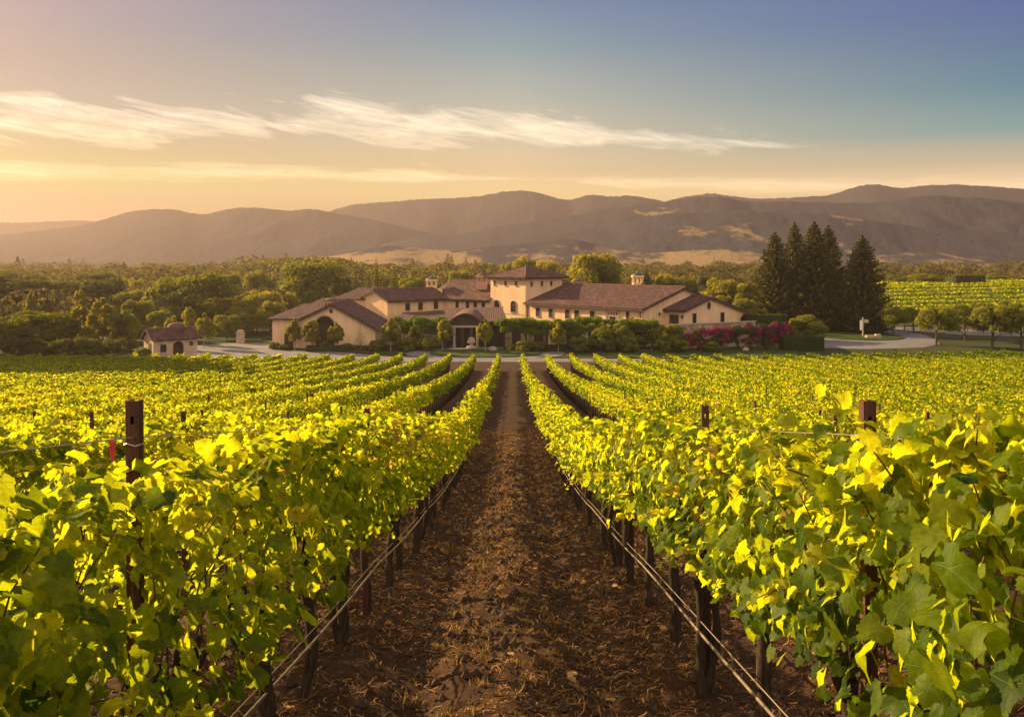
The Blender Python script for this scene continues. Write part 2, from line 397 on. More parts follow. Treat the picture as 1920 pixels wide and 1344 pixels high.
m, t = mat('roof_tile'); uv = t.n('ShaderNodeUVMap'); g = t.n('ShaderNodeNewGeometry'); pos = g.outputs['Position']
U, V_, _ = t.sep(uv.outputs[0])
wv = t.math('ABSOLUTE', t.math('SINE', t.math('MULTIPLY', U, PI / .28)))            # barrel tile columns
row = t.math('FRACT', t.math('DIVIDE', V_, .42))
cell = t.comb(t.math('FLOOR', t.math('DIVIDE', U, .28)), t.math('FLOOR', t.math('DIVIDE', V_, .42)), 0)
wn = t.n('ShaderNodeTexWhiteNoise', noise_dimensions='2D'); t.l(cell, wn.inputs['Vector'])
n1 = t.noise(pos, .35, 5, .65)
c = t.ramp(wn.outputs[0], [(0, (.050, .025, .024)), (.4, (.082, .038, .035)), (.75, (.115, .053, .045)), (1, (.20, .10, .08))])
c = t.mix(t.ramp(n1, [(.3, 0.0), (.7, .6)]), c, (.070, .038, .038))
ht = t.math('ADD', wv, t.math('MULTIPLY', row, -.7))
out(t, principled(t, c, .85, .25, ht, .9, .07)); M['roof'] = m

m, t = mat('dry_stone'); g = t.n('ShaderNodeNewGeometry'); pos = g.outputs['Position']
vo = t.n('ShaderNodeTexVoronoi'); vo.inputs['Scale'].default_value = 2.6; t.l(pos, vo.inputs['Vector'])
ve = t.n('ShaderNodeTexVoronoi', feature='DISTANCE_TO_EDGE'); ve.inputs['Scale'].default_value = 2.6; t.l(pos, ve.inputs['Vector'])
sepc = t.n('ShaderNodeSeparateColor'); t.l(vo.outputs['Color'], sepc.inputs[0])
c = t.ramp(sepc.outputs[0], [(0, (.20, .15, .10)), (.5, (.32, .25, .17)), (1, (.44, .36, .27))])
c = t.mix(t.ramp(ve.outputs['Distance'], [(0, 1.0), (.06, 0.0)]), c, (.09, .07, .05))
out(t, principled(t, c, .9, .2, ve.outputs['Distance'], .6, .05)); M['stone'] = m

M['stone_plain'] = simple('worn_stone', (.38, .31, .24), .9, .25, 4)
M['plaster'] = simple('old_plaster', (.50, .37, .24), .92, .22, 1.6)
M['darkwood'] = simple('dark_wood', (.045, .028, .018), .7, .35, 6)
M['frame'] = simple('window_frame', (.055, .036, .022), .6, .2, 6)
M['shutter'] = simple('dark_shutter', (.010, .012, .011), .6, .2, 6)
M['bark'] = simple('tree_bark', (.085, .062, .042), .95, .35, 8, bstr=.6, bdist=.03)
M['pale_bark'] = simple('pale_bark', (.30, .24, .17), .9, .3, 8)
M['lead'] = simple('lead_cap', (.06, .065, .075), .5, .2, 5)
M['brick'] = simple('pink_brick', (.44, .27, .20), .9, .25, 9)
M['white'] = simple('white_paint', (.75, .75, .74), .5, .06, 5)
M['grey_roof'] = simple('grey_roofing', (.16, .13, .12), .85, .2, 4)
M['cloth'] = simple('red_ribbon', (.45, .05, .04), .8, .2, 20)
m, t = mat('glass'); out(t, principled(t, (.02, .024, .028), .12, .6)); M['glass'] = m
m, t = mat('lawn'); g = t.n('ShaderNodeNewGeometry'); n = t.noise(g.outputs['Position'], 3, 6, .7)
out(t, principled(t, t.ramp(n, [(.3, (.025, .045, .012)), (.7, (.06, .085, .02))]), .95, .1, n, .5, .05)); M['lawn'] = m
# vine wood: dark, fibrous
m, t = mat('vine_bark'); tcn = t.n('ShaderNodeTexCoord'); mp = t.n('ShaderNodeMapping'); mp.inputs['Scale'].default_value = (60, 60, 7); t.l(tcn.outputs['Object'], mp.inputs[0])
n = t.noise(mp.outputs[0], 1, 5, .7, .8)
out(t, principled(t, t.ramp(n, [(.3, (.018, .012, .009)), (.55, (.055, .038, .026)), (.75, (.13, .095, .065))]), .95, .15, n, 1.0, .012)); M['vbark'] = m
m, t = mat('cane'); out(t, principled(t, (.10, .055, .025), .7, .3)); M['cane'] = m
# rusted steel post
m, t = mat('weathered_post'); tcn = t.n('ShaderNodeTexCoord'); mp = t.n('ShaderNodeMapping'); mp.inputs['Scale'].default_value = (30, 30, 3); t.l(tcn.outputs['Object'], mp.inputs[0])
n = t.noise(mp.outputs[0], 1, 5, .7)
out(t, principled(t, t.ramp(n, [(.3, (.030, .012, .008)), (.5, (.075, .028, .016)), (.72, (.15, .060, .030))]), .75, .3, n, .4, .004)); M['post'] = m
m, t = mat('drip_hose'); g = t.n('ShaderNodeNewGeometry'); n = t.noise(g.outputs['Position'], 18, 3, .6)
out(t, principled(t, t.ramp(n, [(.3, (.10, .07, .05)), (.7, (.26, .19, .13))]), .5, .5)); M['hose'] = m
m, t = mat('wire'); out(t, principled(t, (.35, .28, .22), .4, .5, metal=.6)); M['wire'] = m
M['straw'] = leafmat('straw', [(0, (.08, .040, .016)), (.5, (.27, .140, .058)), (1, (.64, .37, .16))], [(0, (.06, .03, .015)), (1, (.2, .12, .05))], .2, .6, .0)
M['clod'] = simple('soil_clod', (.055, .033, .02), .95, .4, 20)
M['drygrass'] = leafmat('dry_grass', [(0, (.04, .05, .012)), (.5, (.12, .085, .03)), (1, (.28, .16, .06))], [(0, (.1, .12, .02)), (.5, (.4, .24, .08)), (1, (.6, .34, .1))], .5, .6, .0)

# ------------------------------------------------------------------ ground sheet
def spaced(lo, hi, s0, g, smax):
    a = [0.0]; s = s0
    while a[-1] < hi: a.append(a[-1] + s); s = min(s * g, smax)
    return a
rng = np.random.RandomState(5)
xs = [0.0]; s = .035
while xs[-1] < 6500:
    if xs[-1] > 2.6: s *= 1.09
    xs.append(xs[-1] + s)
xs = np.array([-v for v in xs[:0:-1]] + xs)
ys = [-30, -20, -12, -7, -4, -2, -1]; y = 0.0; s = .1
while y < 1.4: ys.append(y); y += .15
s = .03
while y < 6500:
    ys.append(y)
    s = max(.03, .03 * (y / 4.0) ** 1.35) if y < 120 else s * 1.12
    y += s
ys = np.array(ys)
GX, GY = np.meshgrid(xs, ys)
GZ = gz_(GX, GY)
near = np.clip(1 - (GY - 5) / 55, 0, 1) * (np.abs(GX) < 16) * np.clip((16 - np.abs(GX)) / 4, 0, 1)
ax = np.abs(GX); rp = np.abs((GX + 1.2) % 2.4 - 0.0); rp = np.minimum(rp, 2.4 - rp)      # distance to the nearest row line
track = np.abs(rp - .62)
relief = -.085 * np.exp(-(track / .16) ** 2) + .05 * np.exp(-(rp / .28) ** 2) + .02 * np.exp(-((rp - 1.2) / .3) ** 2)
relief += .045 * fbm(GX * 1.3, GY * .9, 3) + .035 * fbm(GX * 5, GY * 5, 4, .6) + .022 * fbm(GX * 17 + 40, GY * 15, 2)
GZ = GZ + near * relief
ny, nx = GX.shape
idx = np.arange(nx * ny).reshape(ny, nx)
FQ = np.stack([idx[:-1, :-1], idx[:-1, 1:], idx[1:, 1:], idx[1:, :-1]], -1).reshape(-1, 4)
me = np_mesh('ground', np.stack([GX, GY, GZ], -1).reshape(-1, 3), FQ, smooth=True)
ground = tag(link('ground', me, M['soil']), kind='structure')
ground['label'] = 'dark tilled soil of the vineyard sloping down to the winery'

# ------------------------------------------------------------------ leaf templates
def grape_outline(n, seed, serr=.05):
    r = random.Random(seed); pts = []
    lob = [(0, 1.0, .50), (R(55), .92, .50), (-R(55), .92, .50), (R(108), .78, .55), (-R(108), .78, .55)]
    lob = [(a + r.uniform(-.06, .06), l * r.uniform(.92, 1.08), w_) for a, l, w_ in lob]
    for i in range(n):
        th = -PI + 2 * PI * (i + .5) / n
        rad = .60
        for a, l, w_ in lob:
            d = (th - a + PI) % (2 * PI) - PI
            rad = max(rad, l * (1 - .30 * min(1, abs(d) / w_) ** 1.5))
        back = PI - abs(th)
        if back < .5: rad *= .28 + .72 * (back / .5)
        if serr: rad *= 1 + serr * (1 if i % 2 else -1)
        pts.append((rad * math.sin(th) * .56, rad * math.cos(th) * .56))
    return pts
def fan_leaf(n, seed, serr):
    o = grape_outline(n, seed, serr); r = random.Random(seed)
    mid = [(p[0] * .52, p[1] * .52) for p in o]
    V = [(0, 0, 0)] + [(*p, 0) for p in mid] + [(*p, 0) for p in o]
    V = np.array(V, float)
    rr_ = np.hypot(V[:, 0], V[:, 1])
    V[:, 2] = -.30 * rr_ ** 2 + .10 * np.abs(V[:, 0]) + .05 * np.sin(V[:, 0] * 9 + r.uniform(0, 6)) * rr_ * 2 + .04 * np.cos(V[:, 1] * 11 + r.uniform(0, 6)) * rr_ * 2
    T = []
    for i in range(n):
        j = (i + 1) % n
        T.append((0, 1 + i, 1 + j)); T.append((1 + i, 1 + n + i, 1 + n + j)); T.append((1 + i, 1 + n + j, 1 + j))
    return V, np.array(T)
def fan_simple(n, seed):
    o = grape_outline(n, seed, 0)
    V = np.array([(0, .05, 0)] + [(*p, 0) for p in o], float); rr_ = np.hypot(V[:, 0], V[:, 1])
    V[:, 2] = -.35 * rr_ ** 2 + .12 * np.abs(V[:, 0])
    return V, np.array([(0, 1 + i, 1 + (i + 1) % n) for i in range(n)])
HERO = [fan_leaf(38, s_, .045) for s_ in range(5)]
MID = [fan_simple(11, 20 + s_) for s_ in range(4)]
# bent quad leaf: two triangles
QL = (np.array([(0, -.42, 0), (.42, .05, .06), (0, .55, -.08), (-.42, .05, .06)], float), np.array([(0, 1, 2), (0, 2, 3)]))
TL = (np.array([(0, -.5, 0), (.36, 0, .08), (0, .5, 0), (-.36, 0, .08)], float), np.array([(0, 1, 2), (0, 2, 3)]))

def place_leaves(templ, P, N, T, size, rnd, rs):
    """P positions, N blade normals, T tip directions, size, rnd -> V, F, rnd per vertex, uv"""
    N = N / (np.linalg.norm(N, axis=1, keepdims=True) + 1e-9)
    T = T - N * (T * N).sum(1, keepdims=True); T /= np.linalg.norm(T, axis=1, keepdims=True) + 1e-9
    U = np.cross(T, N)
    Vs, Fs, Rs, UVs = [], [], [], []; off = 0
    pick = rs.randint(0, len(templ), len(P))
    for k, (tv, tf) in enumerate(templ):
        s_ = np.where(pick == k)[0]
        if len(s_) == 0: continue
        cur = rs.uniform(-.8, 2.6, len(s_))[:, None, None]; tw = rs.normal(0, .55, len(s_))[:, None]; sk = rs.normal(0, .16, len(s_))[:, None]
        sz = size[s_][:, None, None]
        tz_ = (tv[None, :, 2] * cur[:, :, 0] + tw * tv[None, :, 0] * tv[None, :, 1] * 1.2)[:, :, None]; txx = (tv[None, :, 0] * (1 + sk * .5) + sk * tv[None, :, 1])[:, :, None]
        v = P[s_][:, None, :] + sz * (txx * U[s_][:, None, :] + tv[None, :, 1:2] * T[s_][:, None, :] + tz_ * N[s_][:, None, :])
        m_ = len(s_); nv = len(tv)
        Vs.append(v.reshape(-1, 3)); Fs.append((tf[None] + (np.arange(m_) * nv)[:, None, None] + off).reshape(-1, 3)); off += m_ * nv
        Rs.append(np.repeat(rnd[s_], nv)); UVs.append(np.tile(tv[:, :2] + np.array([.5, .35]), (m_, 1)))
    return np.concatenate(Vs), np.concatenate(Fs), np.concatenate(Rs), np.concatenate(UVs)
def leafcloud(name, templ, P, N, T, size, rnd, rs, uv=False):
    V, F_, r_, u_ = place_leaves(templ, P, N, T, size, rnd, rs)
    return np_mesh(name, V, F_, {'rnd': r_}, u_ if uv else None, smooth=True)

# ------------------------------------------------------------------ vines
ZB, ZT = .88, 1.49
def canopy_points(n, rs, L, y0=0.0, ws=1.0, dens=None):
    """points of leaves on the canopy of a stretch of row of length L (row along y, ground at z=0)"""
    y = rs.uniform(-L / 2, L / 2, n); z = ZB - .04 + (ZT - ZB + .04) * rs.beta(1.2, .95, n)
    h = (z - ZB) / (ZT - ZB)
    wd = (.11 + .20 * np.sin(np.clip(h * 1.15 + .12, 0, 1) * PI) ** .7) * ws
    wd *= 1 + .55 * fbm((y + y0) * 2.3 + 9, z * 2.6, 3)
    side = np.where(rs.rand(n) < .5, -1, 1)
    depth = np.where(rs.rand(n) < .72, rs.normal(1, .10, n), rs.uniform(0, .95, n))
    x = side * wd * depth
    top = rs.rand(n) < .17
    x = np.where(top, rs.uniform(-1, 1, n) * .20 * ws, x)
    z = np.where(top, ZT + .03 + .22 * fbm((y + y0) * 2.0, x * 2 + 3, 3) + rs.normal(0, .04, n), z + .04 * rs.randn(n))
    zlow = ZB - .04 + .30 * fbm((y + y0) * 1.5 + 3, y * 0, 2)
    z = np.maximum(z, zlow + rs.uniform(0, .15, n))
    P = np.stack([x, y, z], 1)
    out_ = np.stack([np.where(top, x * 1.5, side * 1.0), rs.randn(n) * .3, np.where(top, .9, .45 + .3 * rs.randn(n))], 1)
    N = out_ + rs.randn(n, 3) * .48
    T = np.stack([side * .25, rs.randn(n) * .5, -1 + .35 * rs.randn(n)], 1)
    return P, N, T, h
def shoots(rs, L, k, hero=False):
    """arching shoot tips: curves with small bright leaves, also returns the curves"""
    Ps, Ns, Ts, Sz, Rn, curves = [], [], [], [], [], []
    for i in range(k):
        y = rs.uniform(-L / 2, L / 2); kind = rs.rand() * (.5 if hero else 1)
        if kind < .68:
            base = np.array([rs.uniform(-.18, .18), y, ZT - .10]); d = np.array([rs.randn() * .25, rs.randn() * .3, 1.0]); ln = rs.uniform(.10, .32) * (1.4 if rs.rand() < .15 else 1); bend = -.5
            if hero: ln = rs.uniform(.24, .38); bend = -.25
        else:
            sd = rs.choice([-1, 1]); base = np.array([sd * .28, y, rs.uniform(.85, 1.45)]); d = np.array([sd * .9, rs.randn() * .5, .45]); ln = rs.uniform(.10, .30); bend = -1.3
        d /= np.linalg.norm(d); pts = []
        for j in range(9):
            t_ = j / 8
            pts.append(base + d * ln * t_ + np.array([0, 0, bend * ln * t_ * t_ * .5]))
        curves.append(pts)
        for j in range(1, 9):
            p = pts[j]; s_ = (.095 - .060 * j / 8) * (1.35 if hero else 1) * rs.uniform(.85, 1.15); a = rs.uniform(0, 2 * PI)
            o_ = np.array([math.cos(a), math.sin(a), .2]) * s_ * .45
            Ps.append(p + o_); Ns.append(o_ * 8 + rs.randn(3) * .6 + np.array([0, 0, .4])); Ts.append(o_ * 6 + np.array([0, 0, -.5])); Sz.append(s_); Rn.append(rs.uniform(.75, .97))
    return np.array(Ps), np.array(Ns), np.array(Ts), np.array(Sz), np.array(Rn), curves

SP = 1.15
def cane_arrays(seed, curves):
    r = random.Random(seed); mb = MB()
    for k in range(7):
        y = (k - 3) * .165; x = r.uniform(-.05, .05); pts = []; dx_ = r.uniform(-.24, .24); dy_ = r.uniform(-.14, .14)
        for i in range(7):
            t_ = i / 6; pts.append((x + dx_ * t_ * t_ + .012 * math.sin(i * 2.1 + k), y + dy_ * t_, .84 + .62 * t_))
        mb.tube(pts, [.0046 - .0004 * i for i in range(7)], 5, cap=False)
    for c in curves: mb.tube([tuple(p) for p in c[::2]], [.0032, .0028, .0024, .0018, .0012], 5, cap=False)
    q = np.array(mb.f); return np.array(mb.v), np.concatenate([q[:, [0, 1, 2]], q[:, [0, 2, 3]]])
def vine_foliage(seed, n, templ, smin, smax, uv, kshoot, tall=0):
    rs = np.random.RandomState(seed)
    P, N, T, h = canopy_points(n, rs, SP * 1.12, seed * 7.3)
    size = rs.uniform(smin, smax, n) * np.where(rs.rand(n) < .2, .7, 1)
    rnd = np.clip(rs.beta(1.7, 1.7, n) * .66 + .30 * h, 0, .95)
    dry = rs.rand(n) < .010; rnd[dry] = rs.uniform(.97, 1, dry.sum())
    a = shoots(rs, SP, kshoot)
    if tall:
        t2 = shoots(rs, .45, 3 * tall, True); a = tuple(np.concatenate([a[i], t2[i]]) for i in range(5)) + (a[5] + t2[5],)
    P = np.concatenate([P, a[0]]); N = np.concatenate([N, a[1]]); T = np.concatenate([T, a[2]]); size = np.concatenate([size, a[3]]); rnd = np.concatenate([rnd, a[4]])
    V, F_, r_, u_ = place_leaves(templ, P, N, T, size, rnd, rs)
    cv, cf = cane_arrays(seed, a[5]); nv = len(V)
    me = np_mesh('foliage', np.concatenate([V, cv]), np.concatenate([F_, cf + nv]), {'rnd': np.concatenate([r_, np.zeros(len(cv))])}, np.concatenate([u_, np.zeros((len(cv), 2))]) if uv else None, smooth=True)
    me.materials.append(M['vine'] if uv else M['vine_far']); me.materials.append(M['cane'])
    mi = np.zeros(len(me.polygons), np.int32); mi[len(F_):] = 1; me.polygons.foreach_set('material_index', mi)
    return me
def vine_trunk(seed):
    r = random.Random(seed); mb = MB(); lean = r.uniform(-.05, .05); ly = r.uniform(-.07, .07)
    pts = []; rad = []
    for i in range(12):
        t_ = i / 11; z = -.08 + .92 * t_
        pts.append((lean * math.sin(t_ * 3.1) + .012 * math.sin(t_ * 9 + seed), ly * math.sin(t_ * 2.6) + .015 * math.cos(t_ * 7 + seed), z))
        rad.append((.044 if t_ < .12 else .033) * (1 + .14 * math.sin(t_ * 17 + seed)) + (.012 if t_ > .85 else 0))
    mb.tube(pts, rad, 12)
    if seed % 3 == 0:    # a second, bowed stem that leaves the foot and rejoins at the head
        q = []
        for i in range(10):
            t_ = i / 9; q.append((pts[1][0] + .085 * math.sin(t_ * PI) * (1 if seed % 2 else -1), pts[1][1] + .03 * math.sin(t_ * PI), 0.02 + .82 * t_))
        mb.tube(q, [.026 + .006 * math.sin(i * 2.2) for i in range(10)], 10)
    top = pts[-1]
    for sgn in (-1, 1):   # cordon arms along the wire
        q = [(top[0], top[1], top[2] - .06)]
        for i in range(1, 7): q.append((top[0] * (1 - i / 6) + .01 * math.sin(i * 2 + seed), top[1] + sgn * .105 * i, top[2] - .02 + .015 * math.sin(i * 1.7 + seed)))
        mb.tube(q, [.026 - .0022 * i for i in range(7)], 8)
    for k in range(6):    # spurs
        y = top[1] + (k - 2.5) * .19
        mb.tube([(0, y, top[2]), (r.uniform(-.03, .03), y + .01, top[2] + .09)], [.014, .010], 6)
    me = bpy.data.meshes.new('trunk'); me.from_pydata(mb.v, [], mb.f)
    for p in me.polygons: p.use_smooth = True
    me.materials.append(M['vbark']); return me
tall_var = []
TR = [vine_trunk(s_) for s_ in range(7)]
hero_var = []; mid_var = []
for s_ in range(8):
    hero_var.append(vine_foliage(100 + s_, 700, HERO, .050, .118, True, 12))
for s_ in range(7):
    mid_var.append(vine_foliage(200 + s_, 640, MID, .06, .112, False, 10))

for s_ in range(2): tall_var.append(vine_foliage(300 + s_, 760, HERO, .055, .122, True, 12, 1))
ROWS = [(s_ * (1.2 + 2.4 * k), s_, k) for k in range(0, 22) for s_ in (-1, 1)]
def row_end(x):
    return 90.5 if x < 25 else 90.5 + (x - 25) * .22
# positions
slots = []
for X, sd, k in ROWS:
    # slot phase: posts and trunks of the first rows as photographed
    y = 2.0 - (0 if sd > 0 else .1) - SP * 6 + (0 if k == 0 else ((k * 37) % 10) * .115)
    i = 0
    while y < row_end(X) - .4:
        ispost = False
        slots.append((X, sd, k, y, i)); y += SP; i += 1
slots.sort(key=lambda q: q[3])
def in_view(X, Y): return Y > 1.2 and abs(X) - .5 < (Y + .5) * .575
vis = [q for q in slots if in_view(q[0], q[3])]
vis_set = sorted(vis, key=lambda q: math.hypot(q[0], q[3]))[:298]
ids = set((q[0], q[3]) for q in vis_set)
ORD = ['first', 'second', 'third', 'fourth', 'fifth', 'sixth', 'seventh', 'eighth', 'ninth', 'tenth', 'eleventh', 'twelfth', 'thirteenth', 'fourteenth', 'fifteenth', 'sixteenth', 'seventeenth', 'eighteenth', 'nineteenth', 'twentieth']
def ordn(i): return ORD[i] if i < 20 else ('%d%s' % (i + 1, {1: 'st', 2: 'nd', 3: 'rd'}.get((i + 1) % 10, 'th') if (i + 1) // 10 != 1 else 'th'))
cnt = {}
rv = random.Random(77)
for X, sd, k, Y, i in sorted(vis_set, key=lambda q: (abs(q[0]), q[0], q[3])):
    side = 'left' if sd < 0 else 'right'
    c_ = cnt.get(X, 0); cnt[X] = c_ + 1
    if k == 0: lab = 'leafy grape vine bordering the dirt alley on its %s side, %s vine from the camera' % (side, ordn(c_))
    else: lab = 'leafy yellow-green grape vine in the %s row %s of the dirt alley, %s visible from the camera' % (ordn(k), side, ordn(c_))
    if k > 0: lab = 'grape vine in the %s row %s of the dirt alley, %s from the near end' % (ordn(k), side, ordn(c_))
    dist = math.hypot(X, Y)
    v = (hero_var if dist < 10.5 else mid_var); fm = v[rv.randrange(len(v))]
    if k == 0 and ((sd > 0 and (3.0 < Y < 4.15 or 1.9 < Y < 3.0)) or (sd < 0 and 3.7 < Y < 4.8)): fm = tall_var[0 if sd < 0 else int(Y > 3)]
    flip = rv.random() < .5
    sl = math.atan2(gz(X, Y + .6) - gz(X, Y - .6), 1.2)
    o = empty('grape_vine', (X + rv.uniform(-.03, .03), Y, gz(X, Y)), PI if flip else 0, lab, 'grape vine', 'grape vines in the rows')
    o.rotation_euler = (-sl if flip else sl, 0, PI if flip else 0)
    s2 = rv.uniform(.95, 1.05) * (.93 if k == 0 and sd < 0 and 1.8 < Y < 3.7 else 1.02 if k == 0 and Y < 8 else 1); o.scale = (rv.uniform(.95, 1.12), 1, s2)
    link('trunk', TR[rv.randrange(7)], None, o)
    link('foliage', fm, None, o)

# everything further off, and the vines just outside the frame: one mass
rs = np.random.RandomState(3)
Pm, Nm, Tm, Sm, Rm = [], [], [], [], []; Pq, Nq, Tq, Sq, Rq = [], [], [], [], []
tmb = MB()
for X, sd, k, Y, i in slots:
    if (X, Y) in ids: continue
    if Y < 1.2 and abs(X) > 9: continue
    if abs(X) > (Y + 2) * .62 + 5.5: continue
    d = math.hypot(X, Y); nearm = d < 24
    n = 430 if nearm else (520 if d < 55 else 380)
    P, N, T, h = canopy_points(n, rs, SP * 1.05, Y + k * 13, .9 if nearm else .66)
    S_ = rs.uniform(.11, .165, n) if nearm else rs.uniform(.085, .145, n) * (1 if d < 55 else 1.15)
    R_ = np.clip(rs.beta(2.2, 2.3, n) * (.20 + .25 * h) + .62 * h ** 3, 0, .95)  # low leaves toned dark: shaded row sides painted into the leaf colour
    R_ = R_ * rv.uniform(.88, 1.06) - (.34 if (Y > 86 and X > 14) else 0); R_ = np.clip(R_, 0, .95)  # far-right row ends toned darker: a band of shade painted in
    a = shoots(rs, SP, 5 if nearm else 4)
    P = np.concatenate([P, a[0]]); N = np.concatenate([N, a[1]]); T = np.concatenate([T, a[2]]); S_ = np.concatenate([S_, a[3]]); R_ = np.concatenate([R_, a[4]])
    P = P + np.array([X, Y, 0]); P[:, 2] += gz_(P[:, 0] * 0 + X, P[:, 1])
    (Pm if nearm else Pq).append(P); (Nm if nearm else Nq).append(N); (Tm if nearm else Tq).append(T); (Sm if nearm else Sq).append(S_); (Rm if nearm else Rq).append(R_)
    z0 = gz(X, Y)
    tmb.box(X - .035, X + .035, Y - .035, Y + .035, z0 - .05, z0 + .85)
cat_ = np.concatenate
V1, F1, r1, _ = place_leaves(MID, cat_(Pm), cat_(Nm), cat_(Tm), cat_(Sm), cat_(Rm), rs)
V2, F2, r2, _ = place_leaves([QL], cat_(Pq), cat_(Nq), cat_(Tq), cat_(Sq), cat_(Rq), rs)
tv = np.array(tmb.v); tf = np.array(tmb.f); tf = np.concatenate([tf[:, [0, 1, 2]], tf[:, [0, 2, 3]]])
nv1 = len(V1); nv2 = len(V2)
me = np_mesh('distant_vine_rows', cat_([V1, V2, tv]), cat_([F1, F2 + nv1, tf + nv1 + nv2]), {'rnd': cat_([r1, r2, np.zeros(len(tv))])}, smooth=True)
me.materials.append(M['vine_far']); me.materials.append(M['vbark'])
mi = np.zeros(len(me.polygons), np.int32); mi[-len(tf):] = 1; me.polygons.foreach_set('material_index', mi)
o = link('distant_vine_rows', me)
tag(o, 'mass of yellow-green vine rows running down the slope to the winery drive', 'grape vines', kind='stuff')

# ------------------------------------------------------------------ posts
def post_mesh():
    mb = MB(); W = .0215; H = 1.76
    mb.box(-W, W, -.003, .003, -.2, H - .075)
    mb.box(-W, -.006, -.003, .003, H - .075, H - .05); mb.box(.006, W, -.003, .003, H - .075, H - .05)
    mb.box(-W, W, -.003, .003, H - .05, H)
    mb.box(-W, -W + .006, .003, .034, -.2, H); mb.box(W - .006, W, .003, .034, -.2, H)
    mb.box(-W + .006, -W + .015, .029, .034, -.2, H); mb.box(W - .015, W - .006, .029, .034, -.2, H)
    for k in range(9):
        z = .45 + k * .14; mb.box(-.005, .005, -.007, -.003, z, z + .02)
    me = bpy.data.meshes.new('post_body'); me.from_pydata(mb.v, [], mb.f); me.materials.append(M['post']); return me
PM = post_mesh()
def clip_mesh():
    mb = MB(); mb.tube([(-.026, -.004, 0), (-.014, -.010, .004), (.014, -.010, -.004), (.026, -.004, 0)], .003, 6); mb.tube([(-.026, -.004, 0), (-.027, .038, .0), (.027, .038, 0), (.026, -.004, 0)], .0025, 6)
    me = bpy.data.meshes.new('wire_clip'); me.from_pydata(mb.v, [], mb.f); me.materials.append(M['wire']); return me
CM = clip_mesh()
postY = {(-1, 0): [2.9, 7.5, 11.9, 16.3, 20.9, 25.4, 30], (1, 0): [3.0, 5.5, 8.95, 13.6, 18.2, 22.8, 27.4, 32]}
plabels = {(-1, 0): 'rusty trellis post in the row left of the dirt alley, %s from the camera', (1, 0): 'rusty trellis post in the row right of the dirt alley, %s from the camera'}
for X, sd, k in ROWS[:8]:
    L = postY.get((sd, k)) or [7.0 + k * 3.0 + j * 4.6 for j in range(5)]
    c_ = 0
    for j, Y in enumerate(L):
        if not in_view(X, Y): continue
        side = 'left' if sd < 0 else 'right'
        lab = plabels[(sd, k)] % ordn(c_) if k == 0 else 'rusty trellis post in the %s row %s of the alley, %s from the near end' % (ordn(k), side, ordn(c_))
        c_ += 1
        o = empty('trellis_post', (X, Y, gz(X, Y)), R(rv.uniform(-6, 6)), lab, 'post', 'steel posts of the vine trellis')
        o.rotation_euler[1] = R(rv.uniform(-.6, .6))
        link('post_body', PM, None, o)
        cl_ = link('wire_clip', CM, None, o); cl_.location = (0, 0, 1.62)

# ------------------------------------------------------------------ trellis wires and drip hoses
def wire(X, h, rad, mat_, name, label, y0=0.9, y1=90, sag=.02, dxx=0.0):
    mb = MB(); pts = []; y = y0; s_ = .35
    while y < y1:
        pts.append((X + dxx + .004 * math.sin(y * 1.3), y, gz(X, y) + h - sag * abs(math.sin((y - 3.0) * PI / 4.6)))); y += s_; s_ = min(3, s_ * 1.05)
    mb.tube(pts, rad, 6)
    tag(mb.build(name, mat_, smooth=True), label, 'hose' if 'hose' in name else 'wire', 'wires and hoses strung along the rows')
for sd, side in ((-1, 'left'), (1, 'right')):
    X = sd * 1.2
    wire(X, 1.645, .0022, M['wire'], 'trellis_wire', 'top trellis wire strung between the post heads in the row %s of the alley' % side, dxx=.0)
    wire(X, 1.25, .002, M['wire'], 'trellis_wire', 'thin trellis wire halfway up the foliage in the row %s of the alley' % side)
    wire(X - sd * .075, .44, .0085, M['hose'], 'drip_hose', 'brown drip irrigation hose hung below the vines %s of the dirt alley' % side, sag=.03)
    wire(X - sd * .055, .475, .0035, M['wire'], 'trellis_wire', 'thin steel wire running beside the drip hose %s of the dirt alley' % side, sag=.015)
# red ribbon on the wire by the first post on the left
mb = MB(); pX, pY = -1.27, 2.88; pz = gz(pX, pY) + 1.63
mb.prism([(pX, pY, pz), (pX + .012, pY, pz - .002), (pX + .018, pY - .004, pz - .035), (pX + .006, pY - .002, pz - .07), (pX - .006, pY, pz - .03)], (0, .002, 0))
mb.prism([(pX - .006, pY - .004, pz + .004), (pX + .02, pY - .004, pz + .004), (pX + .018, pY - .004, pz - .008), (pX - .004, pY - .004, pz - .008)], (0, .003, 0))
tag(mb.build('ribbon', M['cloth']), 'small red marking ribbon tied to the wire beside the nearest left post', 'ribbon')

# ------------------------------------------------------------------ ground litter
rs = np.random.RandomState(8)
def ground_scatter(n, ymax, xw, pw=1.6):
    y = 1.6 + (ymax - 1.6) * rs.rand(n) ** pw; x = rs.uniform(-1, 1, n) * xw
    return x, y
def zg(x, y):
    """height of the ground sheet incl. relief, sampled from its grid"""
    ix = np.clip(np.searchsorted(xs, x) - 1, 0, nx - 2); iy = np.clip(np.searchsorted(ys, y) - 1, 0, ny - 2)
    fx = (x - xs[ix]) / (xs[ix + 1] - xs[ix]); fy = (y - ys[iy]) / (ys[iy + 1] - ys[iy])
    return (GZ[iy, ix] * (1 - fx) + GZ[iy, ix + 1] * fx) * (1 - fy) + (GZ[iy + 1, ix] * (1 - fx) + GZ[iy + 1, ix + 1] * fx) * fy
n = 120000
x, y = ground_scatter(n, 34, 3.4, 1.9)
kp = fbm(x * 2.2 + 4, y * 1.6, 3) + rs.normal(0, .22, n) > -.14; x, y = x[kp], y[kp]; n = len(x)
z = zg(x, y) + .006 + rs.rand(n) * .012
